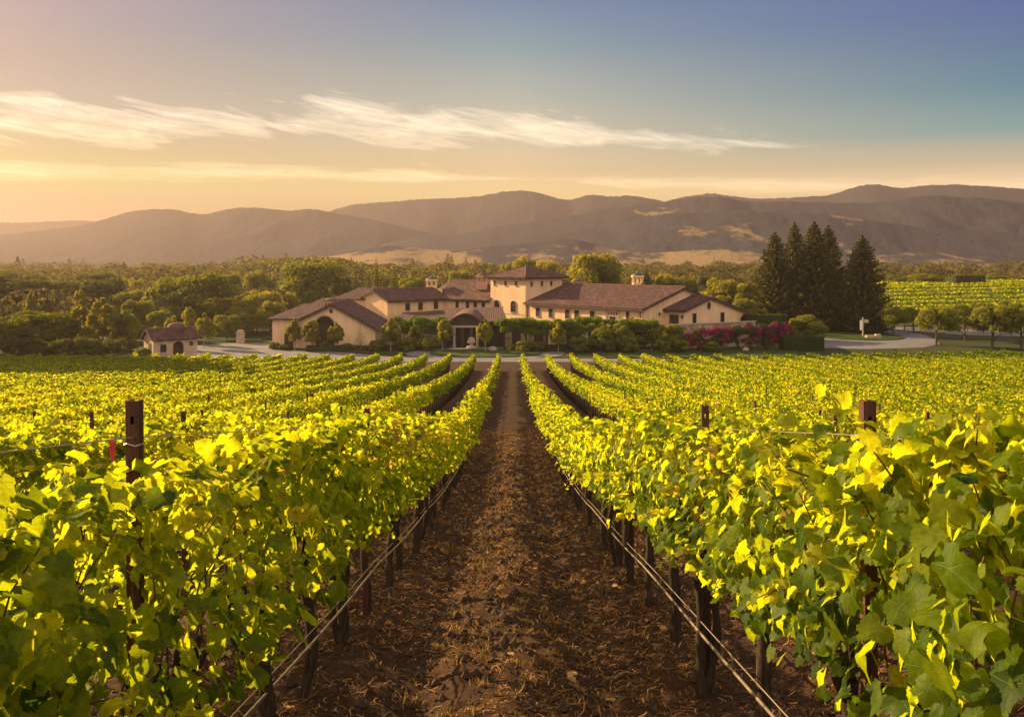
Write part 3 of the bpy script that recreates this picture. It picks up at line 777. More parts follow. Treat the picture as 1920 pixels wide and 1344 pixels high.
L_ = rs.gamma(2.0, .019, n) * (1 + y / 25); Wd = rs.uniform(.0009, .0021, n) * (1 + y / 7)
a = rs.uniform(0, 2 * PI, n); pt = rs.normal(0, .28, n)
d = np.stack([np.cos(a) * np.cos(pt), np.sin(a) * np.cos(pt), np.sin(pt)], 1); s_ = np.stack([-np.sin(a), np.cos(a), a * 0], 1)
c0 = np.stack([x, y, z], 1); bend = rs.normal(0, .25, n)[:, None]
p0 = c0 - d * L_[:, None] / 2; p2 = c0 + d * L_[:, None] / 2; p1 = c0 + s_ * bend * L_[:, None] + np.array([0, 0, 1]) * rs.rand(n)[:, None] * .012
W3 = s_ * Wd[:, None]
V = np.stack([p0 - W3, p0 + W3, p1 - W3, p1 + W3, p2 - W3, p2 + W3], 1).reshape(-1, 3)
b = np.arange(n)[:, None] * 6
Fq = np.concatenate([b + np.array([0, 1, 3, 2]), b + np.array([2, 3, 5, 4])])
r_ = np.repeat(rs.rand(n) ** 1.6, 6)
o = link('straw_litter', np_mesh('straw_litter', V, Fq, {'rnd': r_}), M['straw'])
tag(o, 'loose dry straw and prunings scattered over the vineyard soil', 'straw', kind='stuff')
# clods
n = 30000
x, y = ground_scatter(n, 26, 3.3, 1.7); z = zg(x, y)
ico = np.array([(0, 0, 1), (.9, 0, .2), (.3, .85, .25), (-.7, .5, .2), (-.7, -.5, .25), (.3, -.85, .2), (0, 0, -.6)]); ifc = np.array([(0, 1, 2), (0, 2, 3), (0, 3, 4), (0, 4, 5), (0, 5, 1), (6, 2, 1), (6, 3, 2), (6, 4, 3), (6, 5, 4), (6, 1, 5)])
sz = (.005 + .030 * rs.rand(n) ** 4) * (1 + y / 16); V = ico[None] * sz[:, None, None] * rs.uniform(.6, 1.3, (n, 7, 3)) + np.stack([x, y, z], 1)[:, None]
o = link('soil_clods', np_mesh('soil_clods', V.reshape(-1, 3), (ifc[None] + (np.arange(n) * 7)[:, None, None]).reshape(-1, 3)), M['clod'])
tag(o, 'small dark clods of earth lying on the alley', 'clods', kind='stuff')
# dry grass tufts, mostly down the middle of the alley
nt = 800; ty = 2.2 + 26 * rs.rand(nt) ** 1.5; tx = np.where(rs.rand(nt) < .7, rs.normal(.2, .55, nt), rs.uniform(-3.2, 3.2, nt))
k_ = 14; x = np.repeat(tx, k_) + rs.normal(0, .035, nt * k_); y = np.repeat(ty, k_) + rs.normal(0, .035, nt * k_); n = nt * k_
z = zg(x, y) - .003; Hh = np.repeat(rs.uniform(.02, .07, nt), k_) * rs.uniform(.5, 1.3, n)
a = rs.uniform(0, 2 * PI, n); ln = rs.uniform(.2, .9, n)
bs = np.stack([x, y, z], 1); s_ = np.stack([np.cos(a + 1.57), np.sin(a + 1.57), a * 0], 1) * (.0018 * (1 + y / 8))[:, None]
dd = np.stack([np.cos(a) * ln, np.sin(a) * ln, np.ones(n)], 1) * Hh[:, None]
V = np.stack([bs - s_, bs + s_, bs + dd * .6 + s_ * .7, bs + dd * .6 - s_ * .7, bs + dd * np.array([1.25, 1.25, .95])], 1).reshape(-1, 3)
b = np.arange(n)[:, None] * 5
Ft = np.concatenate([b + np.array([0, 1, 2]), b + np.array([0, 2, 3]), b + np.array([3, 2, 4])])
o = link('dry_grass', np_mesh('dry_grass', V, Ft, {'rnd': np.repeat(rs.rand(n), 5)}), M['drygrass'])
tag(o, 'sparse dry grass blades growing along the dirt alley', 'grass', kind='stuff')
# fallen leaves
n = 260; x, y = ground_scatter(n, 20, 3.0, 1.4); z = zg(x, y) + .012
me = leafcloud('fallen_leaves', MID, np.stack([x, y, z], 1), np.stack([rs.randn(n) * .25, rs.randn(n) * .25, np.ones(n)], 1), rs.randn(n, 3), rs.uniform(.04, .09, n), rs.uniform(.9, 1, n), rs)
tag(link('fallen_leaves', me, M['straw']), 'withered brown vine leaves fallen on the soil', 'leaves', kind='stuff')
# ------------------------------------------------------------------ roads, lawns
def pxg(px, py, z=0.0):
    d = (EYE - z) * F / (py - 488); return ((px - 957) * d / F, d)
def flat(name, pts, z, mat_, kind='structure', label=None, thick=0):
    mb = MB()
    if thick: mb.prism([(x, y, z) for x, y in pts], (0, 0, thick))
    else: mb.add([(x, y, z) for x, y in pts], [tuple(range(len(pts)))])
    o = mb.build(name, mat_); return tag(o, label, kind=kind)
def ell(cx, cy, rx, ry, n=48): return [(cx + rx * math.cos(2 * PI * i / n), cy + ry * math.sin(2 * PI * i / n)) for i in range(n)]
flat('road', [(-44, 92.2), (30, 92.2), (30, 100.6), (12, 101.2), (-9, 101.4), (-14, 103.5), (-19, 107.5), (-26, 112), (-31, 120), (-36, 121), (-40, 117.5), (-44, 108), (-44.5, 100)], .03, M['asphalt'], label='pale grey drive in front of the winery')
flat('forecourt_loop', ell(-2.9, 107.0, 9.4, 7.0), .034, M['asphalt'], label='pale grey drive looping behind the oval lawn')
flat('path', [pxg(1530, 652), pxg(1530, 632), pxg(1580, 627), pxg(1600, 622), pxg(1640, 619), pxg(1700, 621), pxg(1735, 628), pxg(1756, 637), pxg(1762, 646), pxg(1730, 652), pxg(1620, 655)], .03, M['asphalt'], label='curved grey side road round the lawn by the pines')
flat('path', [pxg(1650, 612.5), pxg(1920, 622), pxg(1990, 626), pxg(1990, 633), pxg(1900, 631), pxg(1800, 628), pxg(1700, 621)], .036, M['asphalt'], label='narrow grey lane behind the orchard trees')
flat('lawn', ell(-2.9, 106.8, 6.6, 4.6), .05, M['lawn'], thick=.10, label='oval lawn island in front of the porch')
flat('lawn', ell(50, 131.5, 6.3, 7.5), .05, M['lawn'], thick=.10, label='oval lawn island beside the pines')
flat('lawn', [(-30, 112.8), (-12.5, 105.2), (-12.2, 110), (-12.5, 113.5), (-30, 113.5)], .04, M['lawn'], thick=.1, label='planted strip before the barn')
flat('lawn', [(10, 101.8), (32, 101.8), (36, 113), (10, 109)], .03, M['lawn'], thick=.1, label='lawn below the bougainvillea wall')
flat('lawn', [(-52, 121.8), (-34, 122.6), (-34, 128), (-52, 128)], .03, M['lawn'], thick=.1, label='strip of lawn behind the drive')

# ------------------------------------------------------------------ winery
W = empty('winery_building', (0, 125, 0), 0, 'long cream stucco winery with dark red tiled roofs and a square tower', 'building')
def frame(O, e):
    e = Vector((e[0], e[1], 0)).normalized(); n = Vector((-e.y, e.x, 0))
    if n.y < 0: n = -n
    return (lambda a, b, z: (O[0] + e.x * a + n.x * b, O[1] + e.y * a + n.y * b - 125, z)), e, n
def part(mb, name, mat_, parent=None, **k): return mb.build(name, mat_, parent or W, **k)
def roof_mesh(slabs, name, parent, mat_=None, thick=.16):
    """slabs: list of polygons [eave0, eave1, ridge1, ridge0]; UV: u along the eave, v up the slope"""
    bm = bmesh.new(); uvl = bm.loops.layers.uv.new('UVMap')
    for P in slabs:
        P = [Vector(p) for p in P]; u = (P[1] - P[0]).normalized(); nn = (P[1] - P[0]).cross(P[-1] - P[0]).normalized()
        if nn.z < 0: nn = -nn
        v = nn.cross(u).normalized()
        top = [bm.verts.new(p + nn * thick) for p in P]; bot = [bm.verts.new(p) for p in P]
        fs = [bm.faces.new(top), bm.faces.new(bot[::-1])]
        for i in range(len(P)): fs.append(bm.faces.new((bot[i], bot[(i + 1) % len(P)], top[(i + 1) % len(P)], top[i])))
        for f in fs:
            for l in f.loops: d = l.vert.co - P[0]; l[uvl].uv = (d.dot(u), d.dot(v))
    bmesh.ops.recalc_face_normals(bm, faces=bm.faces)
    me = bpy.data.meshes.new(name); bm.to_mesh(me); bm.free()
    return link(name, me, mat_ or M['roof'], parent)
def fascia(mb, a, b, h=.16, w=.06):
    a = Vector(a); b = Vector(b); d = (b - a).normalized(); s_ = Vector((-d.y, d.x, 0)).normalized() * w
    mb.prism([a - Vector((0, 0, .02)), b - Vector((0, 0, .02)), b - Vector((0, 0, .02 + h)), a - Vector((0, 0, .02 + h))], s_)
def ridge_cap(fr, pts, parent, rad=.13):
    mb = MB(); mb.tube([fr(*p) for p in pts], rad, 8); return part(mb, 'ridge_tiles', M['roof'], parent)

def window(fr, a, b, z0, z1, w, axis='a', out_=-1, arched=False, shutter=True, parent=None):
    """window on a wall; axis: direction along the wall; out_: sign of the outward direction on the other axis"""
    def g(u, o, z): return fr(a + u, b + out_ * o, z) if axis == 'a' else fr(a + out_ * o, b + u, z)
    H = z1 - z0; mb = MB(); t_ = .05
    def bx(m_, u0, u1, o0, o1, zz0, zz1): m_.box(u0, u1, o0, o1, zz0, zz1, lambda u, o, z: g(u, o, z))
    if arched:
        r = w / 2; sp = z1 - r; n = 12
        outer = [(-r - t_, z0)] + [((r + t_) * math.cos(PI - PI * i / n), sp + (r + t_) * math.sin(PI * i / n)) for i in range(n + 1)] + [(r + t_, z0)]
        inner = [(-r, z0)] + [(r * math.cos(PI - PI * i / n), sp + r * math.sin(PI * i / n)) for i in range(n + 1)] + [(r, z0)]
        for i in range(len(outer) - 1):
            mb.prism([g(outer[i][0], 0, outer[i][1]), g(outer[i + 1][0], 0, outer[i + 1][1]), g(inner[i + 1][0], 0, inner[i + 1][1]), g(inner[i][0], 0, inner[i][1])], Vector(g(0, .10, 0)) - Vector(g(0, 0, 0)))
        bx(mb, -r - t_, r + t_, 0, .16, z0 - .1, z0 - .002)
        f_ = part(mb, 'window', M['frame'] if not shutter else M['stone_plain'], parent)
        pn = MB(); pn.prism([g(x, .02, z) for x, z in inner], Vector(g(0, .02, 0)) - Vector(g(0, 0, 0))); 
        part(pn, 'pane', M['glass'], f_)
        mu = MB(); bx(mu, -.03, .03, .045, .07, z0, z1 - .03); bx(mu, -r, -.032, .045, .07, sp - .03, sp + .03); bx(mu, .032, r, .045, .07, sp - .03, sp + .03)
        part(mu, 'glazing_bars', M['frame'], f_)
        return f_
    bx(mb, -w / 2 - t_, -w / 2, 0, .08, z0, z1); bx(mb, w / 2, w / 2 + t_, 0, .08, z0, z1)
    bx(mb, -w / 2 - t_, w / 2 + t_, 0, .09, z1, z1 + .08); bx(mb, -w / 2 - t_ - .04, w / 2 + t_ + .04, 0, .14, z0 - .08, z0)
    f_ = part(mb, 'window', M['stone_plain'], parent)
    pn = MB(); bx(pn, -w / 2, w / 2, .01, .025, z0, z1); part(pn, 'pane', M['glass'], f_)
    if shutter:
        sh = MB(); hw = w / 2 - .015
        for s_ in (-1, 1):
            c_ = s_ * (w / 4)
            for q in (-1, 1): bx(sh, c_ + q * (hw / 2 - .02) - .025, c_ + q * (hw / 2 - .02) + .025, .03, .06, z0 + .01, z1 - .01)
            nsl = int(H / .13)
            for i in range(nsl): zz = z0 + .03 + i * (H - .06) / nsl; bx(sh, c_ - hw / 2 + .05, c_ + hw / 2 - .05, .032, .05, zz, zz + .085)
        part(sh, 'shutters', M['shutter'], f_)
    else:
        mu = MB(); bx(mu, -.02, .02, .03, .05, z0, z1); bx(mu, -w / 2, -.022, .03, .05, (z0 + z1) / 2 - .02, (z0 + z1) / 2 + .02); bx(mu, .022, w / 2, .03, .05, (z0 + z1) / 2 - .02, (z0 + z1) / 2 + .02)
        part(mu, 'glazing_bars', M['frame'], f_)
    return f_
def solve_a(O, e, px):
    """distance a along e from O at which the point lands on column px (for placing windows)"""
    k = (px - 957) / F; return (k * O[1] - O[0]) / (e.x - k * e.y)

# --- east wing (right) with gable end
OE = (2.2, 132.0)
frE, e, n = frame(OE, (.652, -.758)); eE, nE = e, n
LE = 22.4; WE = 16.2; HE = 4.85; RE = 7.3
mb = MB(); mb.prism([frE(.02, .12, 0), frE(.02, WE, 0), frE(.02, WE, HE), frE(.02, WE / 2, RE), frE(.02, .12, HE)], Vector(frE(LE, 0, 0)) - Vector(frE(.02, 0, 0)))
wallE = part(mb, 'wall', M['stucco'])
oh = .55; sl = (RE - HE) / (WE / 2)
def gable_roof(fr, a0, a1, b0, b1, h0, hr, h1, br, name='roof', oh=.5, oa0=.0, oa1=.4, parent=None, caps=True, cover=.015):
    s0 = (hr - h0) / (br - b0); s1 = (hr - h1) / (b1 - br)
    A, B = a0 - oa0, a1 + oa1; c_ = cover
    r = roof_mesh([[fr(A, b0 - oh, h0 - s0 * oh + c_), fr(B, b0 - oh, h0 - s0 * oh + c_), fr(B, br, hr + c_), fr(A, br, hr + c_)],
                   [fr(B, b1 + oh, h1 - s1 * oh + c_), fr(A, b1 + oh, h1 - s1 * oh + c_), fr(A, br, hr + c_), fr(B, br, hr + c_)]], name, parent or W)
    if caps: ridge_cap(fr, [(A, br, hr + .17), (B, br, hr + .17)], r)
    fm = MB()
    fascia(fm, fr(A, b0 - oh - .003, h0 - s0 * oh + .02), fr(B, b0 - oh - .003, h0 - s0 * oh + .02))
    fascia(fm, fr(B + .003, b0 - oh, h0 - s0 * oh - .01), fr(B + .003, br, hr - .01)); fascia(fm, fr(B + .003, br, hr - .01), fr(B + .003, b1 + oh, h1 - s1 * oh - .01))
    # rafter ends under the eave
    k = int((B - A) / .9)
    for i in range(k):
        a_ = A + .4 + i * (B - A - .8) / max(1, k - 1)
        fm.box(a_ - .05, a_ + .05, b0 - oh + .05, b0 - .01, h0 - s0 * oh - .16, h0 - s0 * oh - .03, fr)
    part(fm, 'eaves_board', M['frame'], r)
    return r
roofE = gable_roof(frE, .05, LE, 0, WE, HE, RE, HE, WE / 2, oa0=0)
for px in (1008, 1032, 1063, 1080.5, 1110):
    a_ = solve_a(OE, eE, px); window(frE, a_, .12, 2.95, 4.15, .82)
# recessed balcony bay near the corner
a_ = solve_a(OE, eE, 1148)
bay = MB(); bay.box(a_ - 1.1, a_ + 1.1, .0, .118, 2.2, 2.35, frE); bay.box(a_ - 1.15, a_ - 1.0, -.05, .118, 2.35, 4.5, frE); bay.box(a_ + 1.0, a_ + 1.15, -.05, .118, 2.35, 4.5, frE); bay.box(a_ - 1.15, a_ + 1.15, -.08, .118, 4.5, 4.62, frE)
bayo = part(bay, 'loggia_surround', M['stone_plain'])
window(frE, a_, .12, 2.36, 3.6, 1.0, shutter=False)
lo = MB()
for i in range(4): lo.box(a_ - .75 + i * .45, a_ - .6 + i * .45, .03, .118, 3.85, 4.2, frE)
part(lo, 'vent_slots', M['shutter'], bayo)
a2 = solve_a(OE, eE, 1176)
window(frE, a2, .12, 3.3, 4.35, .5, shutter=True)
lg = MB(); lg.box(a2 - 1.0, a2 + 1.7, -.9, .118, 2.55, 2.68, frE)
for i in range(14): lg.box(a2 - .95 + i * .2, a2 - .91 + i * .2, -.86, -.82, 2.68, 3.3, frE)
lg.box(a2 - 1.0, a2 + 1.7, -.88, -.80, 3.3, 3.36, frE)
part(lg, 'balcony', M['stone_plain'])
# downpipes
dp = MB(); dp.tube([frE(.35, .05, 0), frE(.35, .05, HE - .2)], .05, 8); part(dp, 'downpipe', M['frame'])
dp = MB(); dp.tube([frE(LE - .5, .04, 0), frE(LE - .5, .04, HE - .2)], .05, 8); part(dp, 'downpipe', M['frame'])
# gable wall lamp
la = MB(); la.lathe(0, 0, [(.02, .25), (.10, .2), (.14, 0), (.1, -.18), (.02, -.22)], 8); la.v = [tuple(Vector(frE(LE + .16, 3.1, 4.05)) + Vector(v)) for v in la.v]; la.box(LE + .0, LE + .1, 3.05, 3.15, 4.1, 4.2, frE)
part(la, 'wall_lamp', M['lead'])
# --- projecting gable block (far right)
A1 = LE + 3.13; B0, BR, B1 = 4.36, 9.6, 17.86
mb = MB(); mb.prism([frE(14, B0, 0), frE(14, B1, 0), frE(14, B1, 3.83), frE(14, BR, 6.1), frE(14, B0, 4.65)], Vector(frE(A1, 0, 0)) - Vector(frE(14, 0, 0)))
part(mb, 'wall', M['stucco'])
roofF = gable_roof(frE, 14, A1, B0, B1, 4.65, 6.1, 3.83, BR, oa0=0, oh=.45)
window(frE, A1, 4.36 + 2.0, 2.75, 4.15, .75, axis='b', out_=1)
window(frE, A1, 12.3, 2.55, 4.05, .8, axis='b', out_=1)
window(frE, A1, 16.8, 2.3, 3.3, .6, axis='b', out_=1, arched=True, shutter=False)
ov = MB(); c_ = Vector(frE(A1, 9.4, 5.05)); ee = Vector((eE.x, eE.y, 0)); nn = Vector((nE.x, nE.y, 0))
ring = [c_ + nn * (.34 * math.cos(2 * PI * i / 20)) + Vector((0, 0, .48 * math.sin(2 * PI * i / 20))) for i in range(20)]
ring2 = [c_ + nn * (.44 * math.cos(2 * PI * i / 20)) + Vector((0, 0, .58 * math.sin(2 * PI * i / 20))) for i in range(20)]
for i in range(20): j = (i + 1) % 20; ov.prism([ring2[i], ring2[j], ring[j], ring[i]], ee * .08)
ovo = part(ov, 'oval_window', M['stone_plain']); pn = MB(); pn.prism(ring, ee * .03); part(pn, 'pane', M['glass'], ovo)
mu = MB(); mu.box(A1 + .03, A1 + .05, 9.38, 9.42, 4.6, 5.5, frE); mu.box(A1 + .032, A1 + .048, 9.1, 9.7, 5.03, 5.07, frE); part(mu, 'glazing_bars', M['frame'], ovo)
# door on its flank, facing the camera side
window(frE, LE + 1.5, B0, 2.3, 4.0, 1.5, shutter=False)
la = MB(); la.box(LE + 2.75, LE + 2.95, B0 - .22, B0, 3.55, 3.95, frE); la.box(LE + 2.7, LE + 3.0, B0 - .26, B0, 3.952, 4.0, frE); part(la, 'wall_lamp', M['lead'])
# --- tower
mb = MB(); TW = 7.4; TH = 8.44
mb.box(-8.0, 0, 0, TW, 0, TH, frE); part(mb, 'tower', M['stucco'])
ap = frE(-4, TW / 2, 10.0); o_ = .75; zz = TH - .05
cs = [frE(-8 - o_, -o_, zz), frE(o_, -o_, zz), frE(o_, TW + o_, zz), frE(-8 - o_, TW + o_, zz)]
rt = roof_mesh([[cs[i], cs[(i + 1) % 4], ap] for i in range(4)], 'tower_roof', W, thick=.14)
hp = MB()
for c_ in cs: hp.tube([Vector(c_) + Vector((0, 0, .16)), Vector(ap) + Vector((0, 0, .16))], .11, 8)
part(hp, 'hip_tiles', M['roof'], rt)
sf = MB(); sf.box(-8 - o_ + .05, o_ - .05, -o_ + .05, TW + o_ - .05, TH - .16, TH - .06, frE); part(sf, 'soffit', M['darkwood'], rt)
for px in (928, 948, 968):
    window(frE, solve_a(OE, eE, px), 0, 7.25, 7.85, .42, shutter=False)
for bb in (1.15, 3.2, 5.1): window(frE, 0, bb, 7.25, 7.85, .42, axis='b', out_=1, shutter=False)
for px in (932, 963): window(frE, solve_a(OE, eE, px), 0, 3.35, 5.0, 1.15, arched=True)
bd = MB(); bd.box(-8.03, .03, -.03, -.001, 2.95, 3.08, frE); part(bd, 'string_course', M['stone_plain'])
# --- west wing, two sections
P1, P2, P3 = (-18.4, 136.0), (-10.5, 143.7), (-3.2, 137.9)
frC, eC, nC = frame(P1, (P2[0] - P1[0], P2[1] - P1[1])); LC = 11.03
mb = MB(); mb.prism([frC(0, 0, 0), frC(0, 9, 0), frC(0, 9, 4.6), frC(0, 3.3, 6.4), frC(0, 0, 5.0)], Vector(frC(LC + 2, 0, 0)) - Vector(frC(0, 0, 0)))
part(mb, 'wall', M['stucco'])
rC = gable_roof(lambda a, b, z: frC(-a, b, z), -(LC + .8), 0, 0, 9, 5.0, 6.4, 4.6, 3.3, oh=.45, oa0=0, oa1=.4)
for px in (764, 788): window(frC, solve_a(P1, eC, px), 0, 3.35, 4.45, .85)
window(frC, solve_a(P1, eC, 817), 0, 3.5, 4.6, .7, arched=True, shutter=False)
bc = MB(); a_ = solve_a(P1, eC, 812); bc.box(a_ - 2.0, a_ + 1.4, -.8, 0, 2.5, 2.62, frC)
for i in range(12): bc.box(a_ - 1.95 + i * .29, a_ - 1.9 + i * .29, -.78, -.74, 2.62, 3.1, frC)
bc.box(a_ - 2, a_ + 1.4, -.8, -.72, 3.1, 3.16, frC); part(bc, 'balcony', M['frame'])
for q in range(3):
    pt = MB(); pt.lathe(0, 0, [(.10, 0), (.16, .25), (.18, .28), (.14, .28)], 10); pt.v = [tuple(Vector(frC(a_ - 1.4 + q * .8, -.5, 2.62)) + Vector(v)) for v in pt.v]; part(pt, 'flower_pot', M['brick'])
frD, eD, nD = frame(P2, (P3[0] - P2[0], P3[1] - P2[1])); LD = 9.3
mb = MB(); mb.prism([frD(-1.0, 0, 0), frD(-1.0, 10, 0), frD(-1.0, 10, 4.8), frD(-1.0, 5, 7.55), frD(-1.0, 0, 5.0)], Vector(frD(LD + .4, 0, 0)) - Vector(frD(-1, 0, 0)))
part(mb, 'wall', M['stucco'])
rD = roof_mesh([[frD(-.6, -.45, 4.80), frD(LD + .35, -.45, 4.80), frD(LD + .35, 5, 7.6), frD(-3.0, 5, 7.6)],
                [frD(-5.2, 3.6, 5.9), frD(-.6, -.45, 4.80), frD(-3.0, 5, 7.6)],
                [frD(-6.5, 10.5, 5.0), frD(-5.2, 3.6, 5.9), frD(-3.0, 5, 7.6)],
                [frD(LD + .35, 10.5, 4.7), frD(-6.5, 10.5, 4.7), frD(-3.0, 5, 7.6), frD(LD + .35, 5, 7.6)]], 'roof', W)
ridge_cap(frD, [(-3.0, 5, 7.75), (LD + .3, 5, 7.75)], rD)
fm = MB(); fascia(fm, frD(-.6, -.46, 4.80), frD(LD + .35, -.46, 4.80)); part(fm, 'eaves_board', M['frame'], rD)
for px in (857.5, 877, 891.5, 906.5): window(frD, solve_a(P2, eD, px), 0, 3.15, 4.55, .62)
# chimneys
def chimney(x, y, z0, z1, w_, kind, name='chimney'):
    y -= 125
    mb = MB()
    if kind == 'cream' or kind == 'brick':
        h = z1 - z0; mb.box(x - w_, x + w_, y - w_, y + w_, z0, z0 + h * .5)
        for sx in (-1, 1):
            for sy in (-1, 1): mb.box(x + sx * w_ - (w_ * .3 if sx > 0 else 0), x + sx * w_ + (w_ * .3 if sx < 0 else 0), y + sy * w_ - (w_ * .3 if sy > 0 else 0), y + sy * w_ + (w_ * .3 if sy < 0 else 0), z0 + h * .5, z0 + h * .88)
        mb.box(x - w_ * .14, x + w_ * .14, y - w_, y - w_ * .8, z0 + h * .5, z0 + h * .88); mb.box(x - w_ * .14, x + w_ * .14, y + w_ * .8, y + w_, z0 + h * .5, z0 + h * .88)
        mb.box(x - w_ * 1.15, x + w_ * 1.15, y - w_ * 1.15, y + w_ * 1.15, z0 + h * .88, z1)
        o = part(mb, name, M['stucco'] if kind == 'cream' else M['brick'])
        cp = MB(); cp.lathe(x, y, [(w_ * 1.0, z1 + .001), (w_ * .95, z1 + .12), (w_ * .6, z1 + .30), (w_ * .25, z1 + .42), (w_ * .12, z1 + .62), (.02, z1 + .7)], 10)
        part(cp, 'chimney_cap', M['lead'] if kind == 'cream' else M['roof'], o)
    return o
chimney(23.9 - 5.9, 128.2, 6.7, 8.85, .72, 'cream')
chimney(PX(1085, 136), 136.5, 6.9, 7.75, .85, 'brick'); chimney(PX(1206, 127), 127, 6.9, 7.5, .35, 'cream')
chimney(PX(810, 148), 147.2, 5.8, 7.9, .85, 'cream')
chimney(PX(904, 143), 142.3, 6.4, 8.6, .85, 'brick')
# --- block behind, to the left
mb = MB(); frB, _, _ = frame((-27.2, 140.6), (1, 0)); mb.box(0, 7.5, 0, 9, 0, 4.9, frB); part(mb, 'wall', M['stucco'])
q = .5; rB = roof_mesh([[frB(-q, -q, 4.86), frB(7.5 + q, -q, 4.86), frB(6.2, 4.0, 6.45), frB(3.0, 4.0, 6.45)], [frB(-q, 9 + q, 4.86), frB(-q, -q, 4.86), frB(3.0, 4, 6.45), frB(3, 5, 6.45)],
                     [frB(7.5 + q, 9 + q, 4.86), frB(-q, 9 + q, 4.86), frB(3, 5, 6.45), frB(6.2, 5, 6.45)], [frB(7.5 + q, -q, 4.86), frB(7.5 + q, 9 + q, 4.86), frB(6.2, 5, 6.45), frB(6.2, 4, 6.45)]], 'roof', W)
window(frB, 5.6, 0, 3.9, 4.5, .5, shutter=False)
chimney(PX(703, 145), 145, 6.0, 6.75, .3, 'brick')
mb = MB(); frG, _, _ = frame((-29.8, 133), (1, 0)); mb.box(0, 4.6, 0, 6, 0, 4.1, frG); part(mb, 'wall', M['stucco'])
roof_mesh([[frG(-q, -q, 4.06), frG(4.6 + q, -q, 4.06), frG(3.2, 3, 5.2), frG(1.6, 3, 5.2)], [frG(-q, 6 + q, 4.06), frG(-q, -q, 4.06), frG(1.6, 3, 5.2)], [frG(4.6 + q, 6 + q, 4.06), frG(-q, 6 + q, 4.06), frG(1.6, 3, 5.2), frG(3.2, 3, 5.2)], [frG(4.6 + q, -q, 4.06), frG(4.6 + q, 6 + q, 4.06), frG(3.2, 3, 5.2)]], 'roof', W)
# --- barn (front left) with the big arch
frA, eA, nA = frame((0, 112.0), (1, 0))
xa0, xr, xa1 = -25.8, -22.0, -16.7; za0, zr, za1 = 3.75, 5.5, 2.6
ax0, ax1, az, asp = -24.15, -21.75, 4.1, 2.9
arch = [(ax1 - (ax1 - ax0) / 2 + (ax1 - ax0) / 2 * math.cos(PI * i / 16), asp + (az - asp) * math.sin(PI * i / 16)) for i in range(17)]
mb = MB(); pl = [(xa0, 0), (ax0, 0)] + arch[::-1] + [(ax1, 0), (xa1, 0), (xa1, za1), (xr, zr), (xa0, za0)]
mb.prism([frA(x, 0, z) for x, z in pl], Vector((0, .45, 0)))
mb.box(xa1 - .4, xa1, .45, 12, 0, za1 - .02, frA); mb.box(xa0, xa0 + .4, .45, 12, 0, za0 - .05, frA); mb.prism([frA(xa0 + .4, 11.6, 0), frA(xa1 - .4, 11.6, 0), frA(xa1 - .4, 11.6, za1), frA(xr, 11.6, zr - .05), frA(xa0 + .4, 11.6, za0)], Vector((0, .4, 0)))
part(mb, 'wall', M['stucco'])
dr = MB(); dr.box(ax0 - .1, ax1 + .1, .95, 1.05, 0, az + .1, frA)
for i in range(9): dr.box(ax0 + i * .3, ax0 + i * .3 + .04, .91, .95, 0, az, frA)
part(dr, 'barn_door', M['darkwood'])
lt = MB(); n_ = 16
for i in range(n_):
    a0_, a1_ = PI * i / n_, PI * (i + 1) / n_; cx = (ax0 + ax1) / 2; rr0 = (ax1 - ax0) / 2; 
    pA = lambda t_, k: (cx + (rr0 + k) * math.cos(t_), asp + (az - asp + k) * math.sin(t_))
    lt.prism([frA(pA(a0_, 0)[0], -.08, pA(a0_, 0)[1]), frA(pA(a1_, 0)[0], -.08, pA(a1_, 0)[1]), frA(pA(a1_, .18)[0], -.08, pA(a1_, .18)[1]), frA(pA(a0_, .18)[0], -.08, pA(a0_, .18)[1])], Vector((0, .078, 0)))
part(lt, 'arch_surround', M['stone_plain'])
for x in (ax0 - .45, ax1 + .1):
    cl_ = MB(); cl_.box(x, x + .35, -.14, -.002, 0, asp, frA); cl_.box(x - .05, x + .4, -.18, -.0025, asp, asp + .12, frA); part(cl_, 'pilaster', M['stone_plain'])
ovb = MB(); cc_ = Vector(frA(-22.15, -.0, 4.72)); r1_ = [cc_ + Vector((.17 * math.cos(2 * PI * i / 16), 0, .26 * math.sin(2 * PI * i / 16))) for i in range(16)]; r2_ = [cc_ + Vector((.24 * math.cos(2 * PI * i / 16), 0, .33 * math.sin(2 * PI * i / 16))) for i in range(16)]
for i in range(16): j = (i + 1) % 16; ovb.prism([r2_[i], r2_[j], r1_[j], r1_[i]], Vector((0, -.06, 0)))
ovo = part(ovb, 'oval_window', M['stone_plain']); pn = MB(); pn.prism(r1_, Vector((0, -.02, 0))); part(pn, 'pane', M['glass'], ovo)
rA = roof_mesh([[frA(xa1 + .45, -.45, za1 - .25), frA(xa1 + .45, 12.3, za1 - .25), frA(xr, 12.3, zr + .02), frA(xr, -.45, zr + .02)],
                [frA(xa0 - .3, 12.3, za0 - .12), frA(xa0 - .3, -.45, za0 - .12), frA(xr, -.45, zr + .02), frA(xr, 12.3, zr + .02)]], 'roof', W)
ridge_cap(frA, [(xr, -.45, zr + .17), (xr, 12.3, zr + .17)], rA)
fm = MB(); fascia(fm, frA(xr, -.46, zr), frA(xa1 + .45, -.46, za1 - .27)); fascia(fm, frA(xa0 - .3, -.46, za0 - .14), frA(xr, -.46, zr)); part(fm, 'eaves_board', M['frame'], rA)
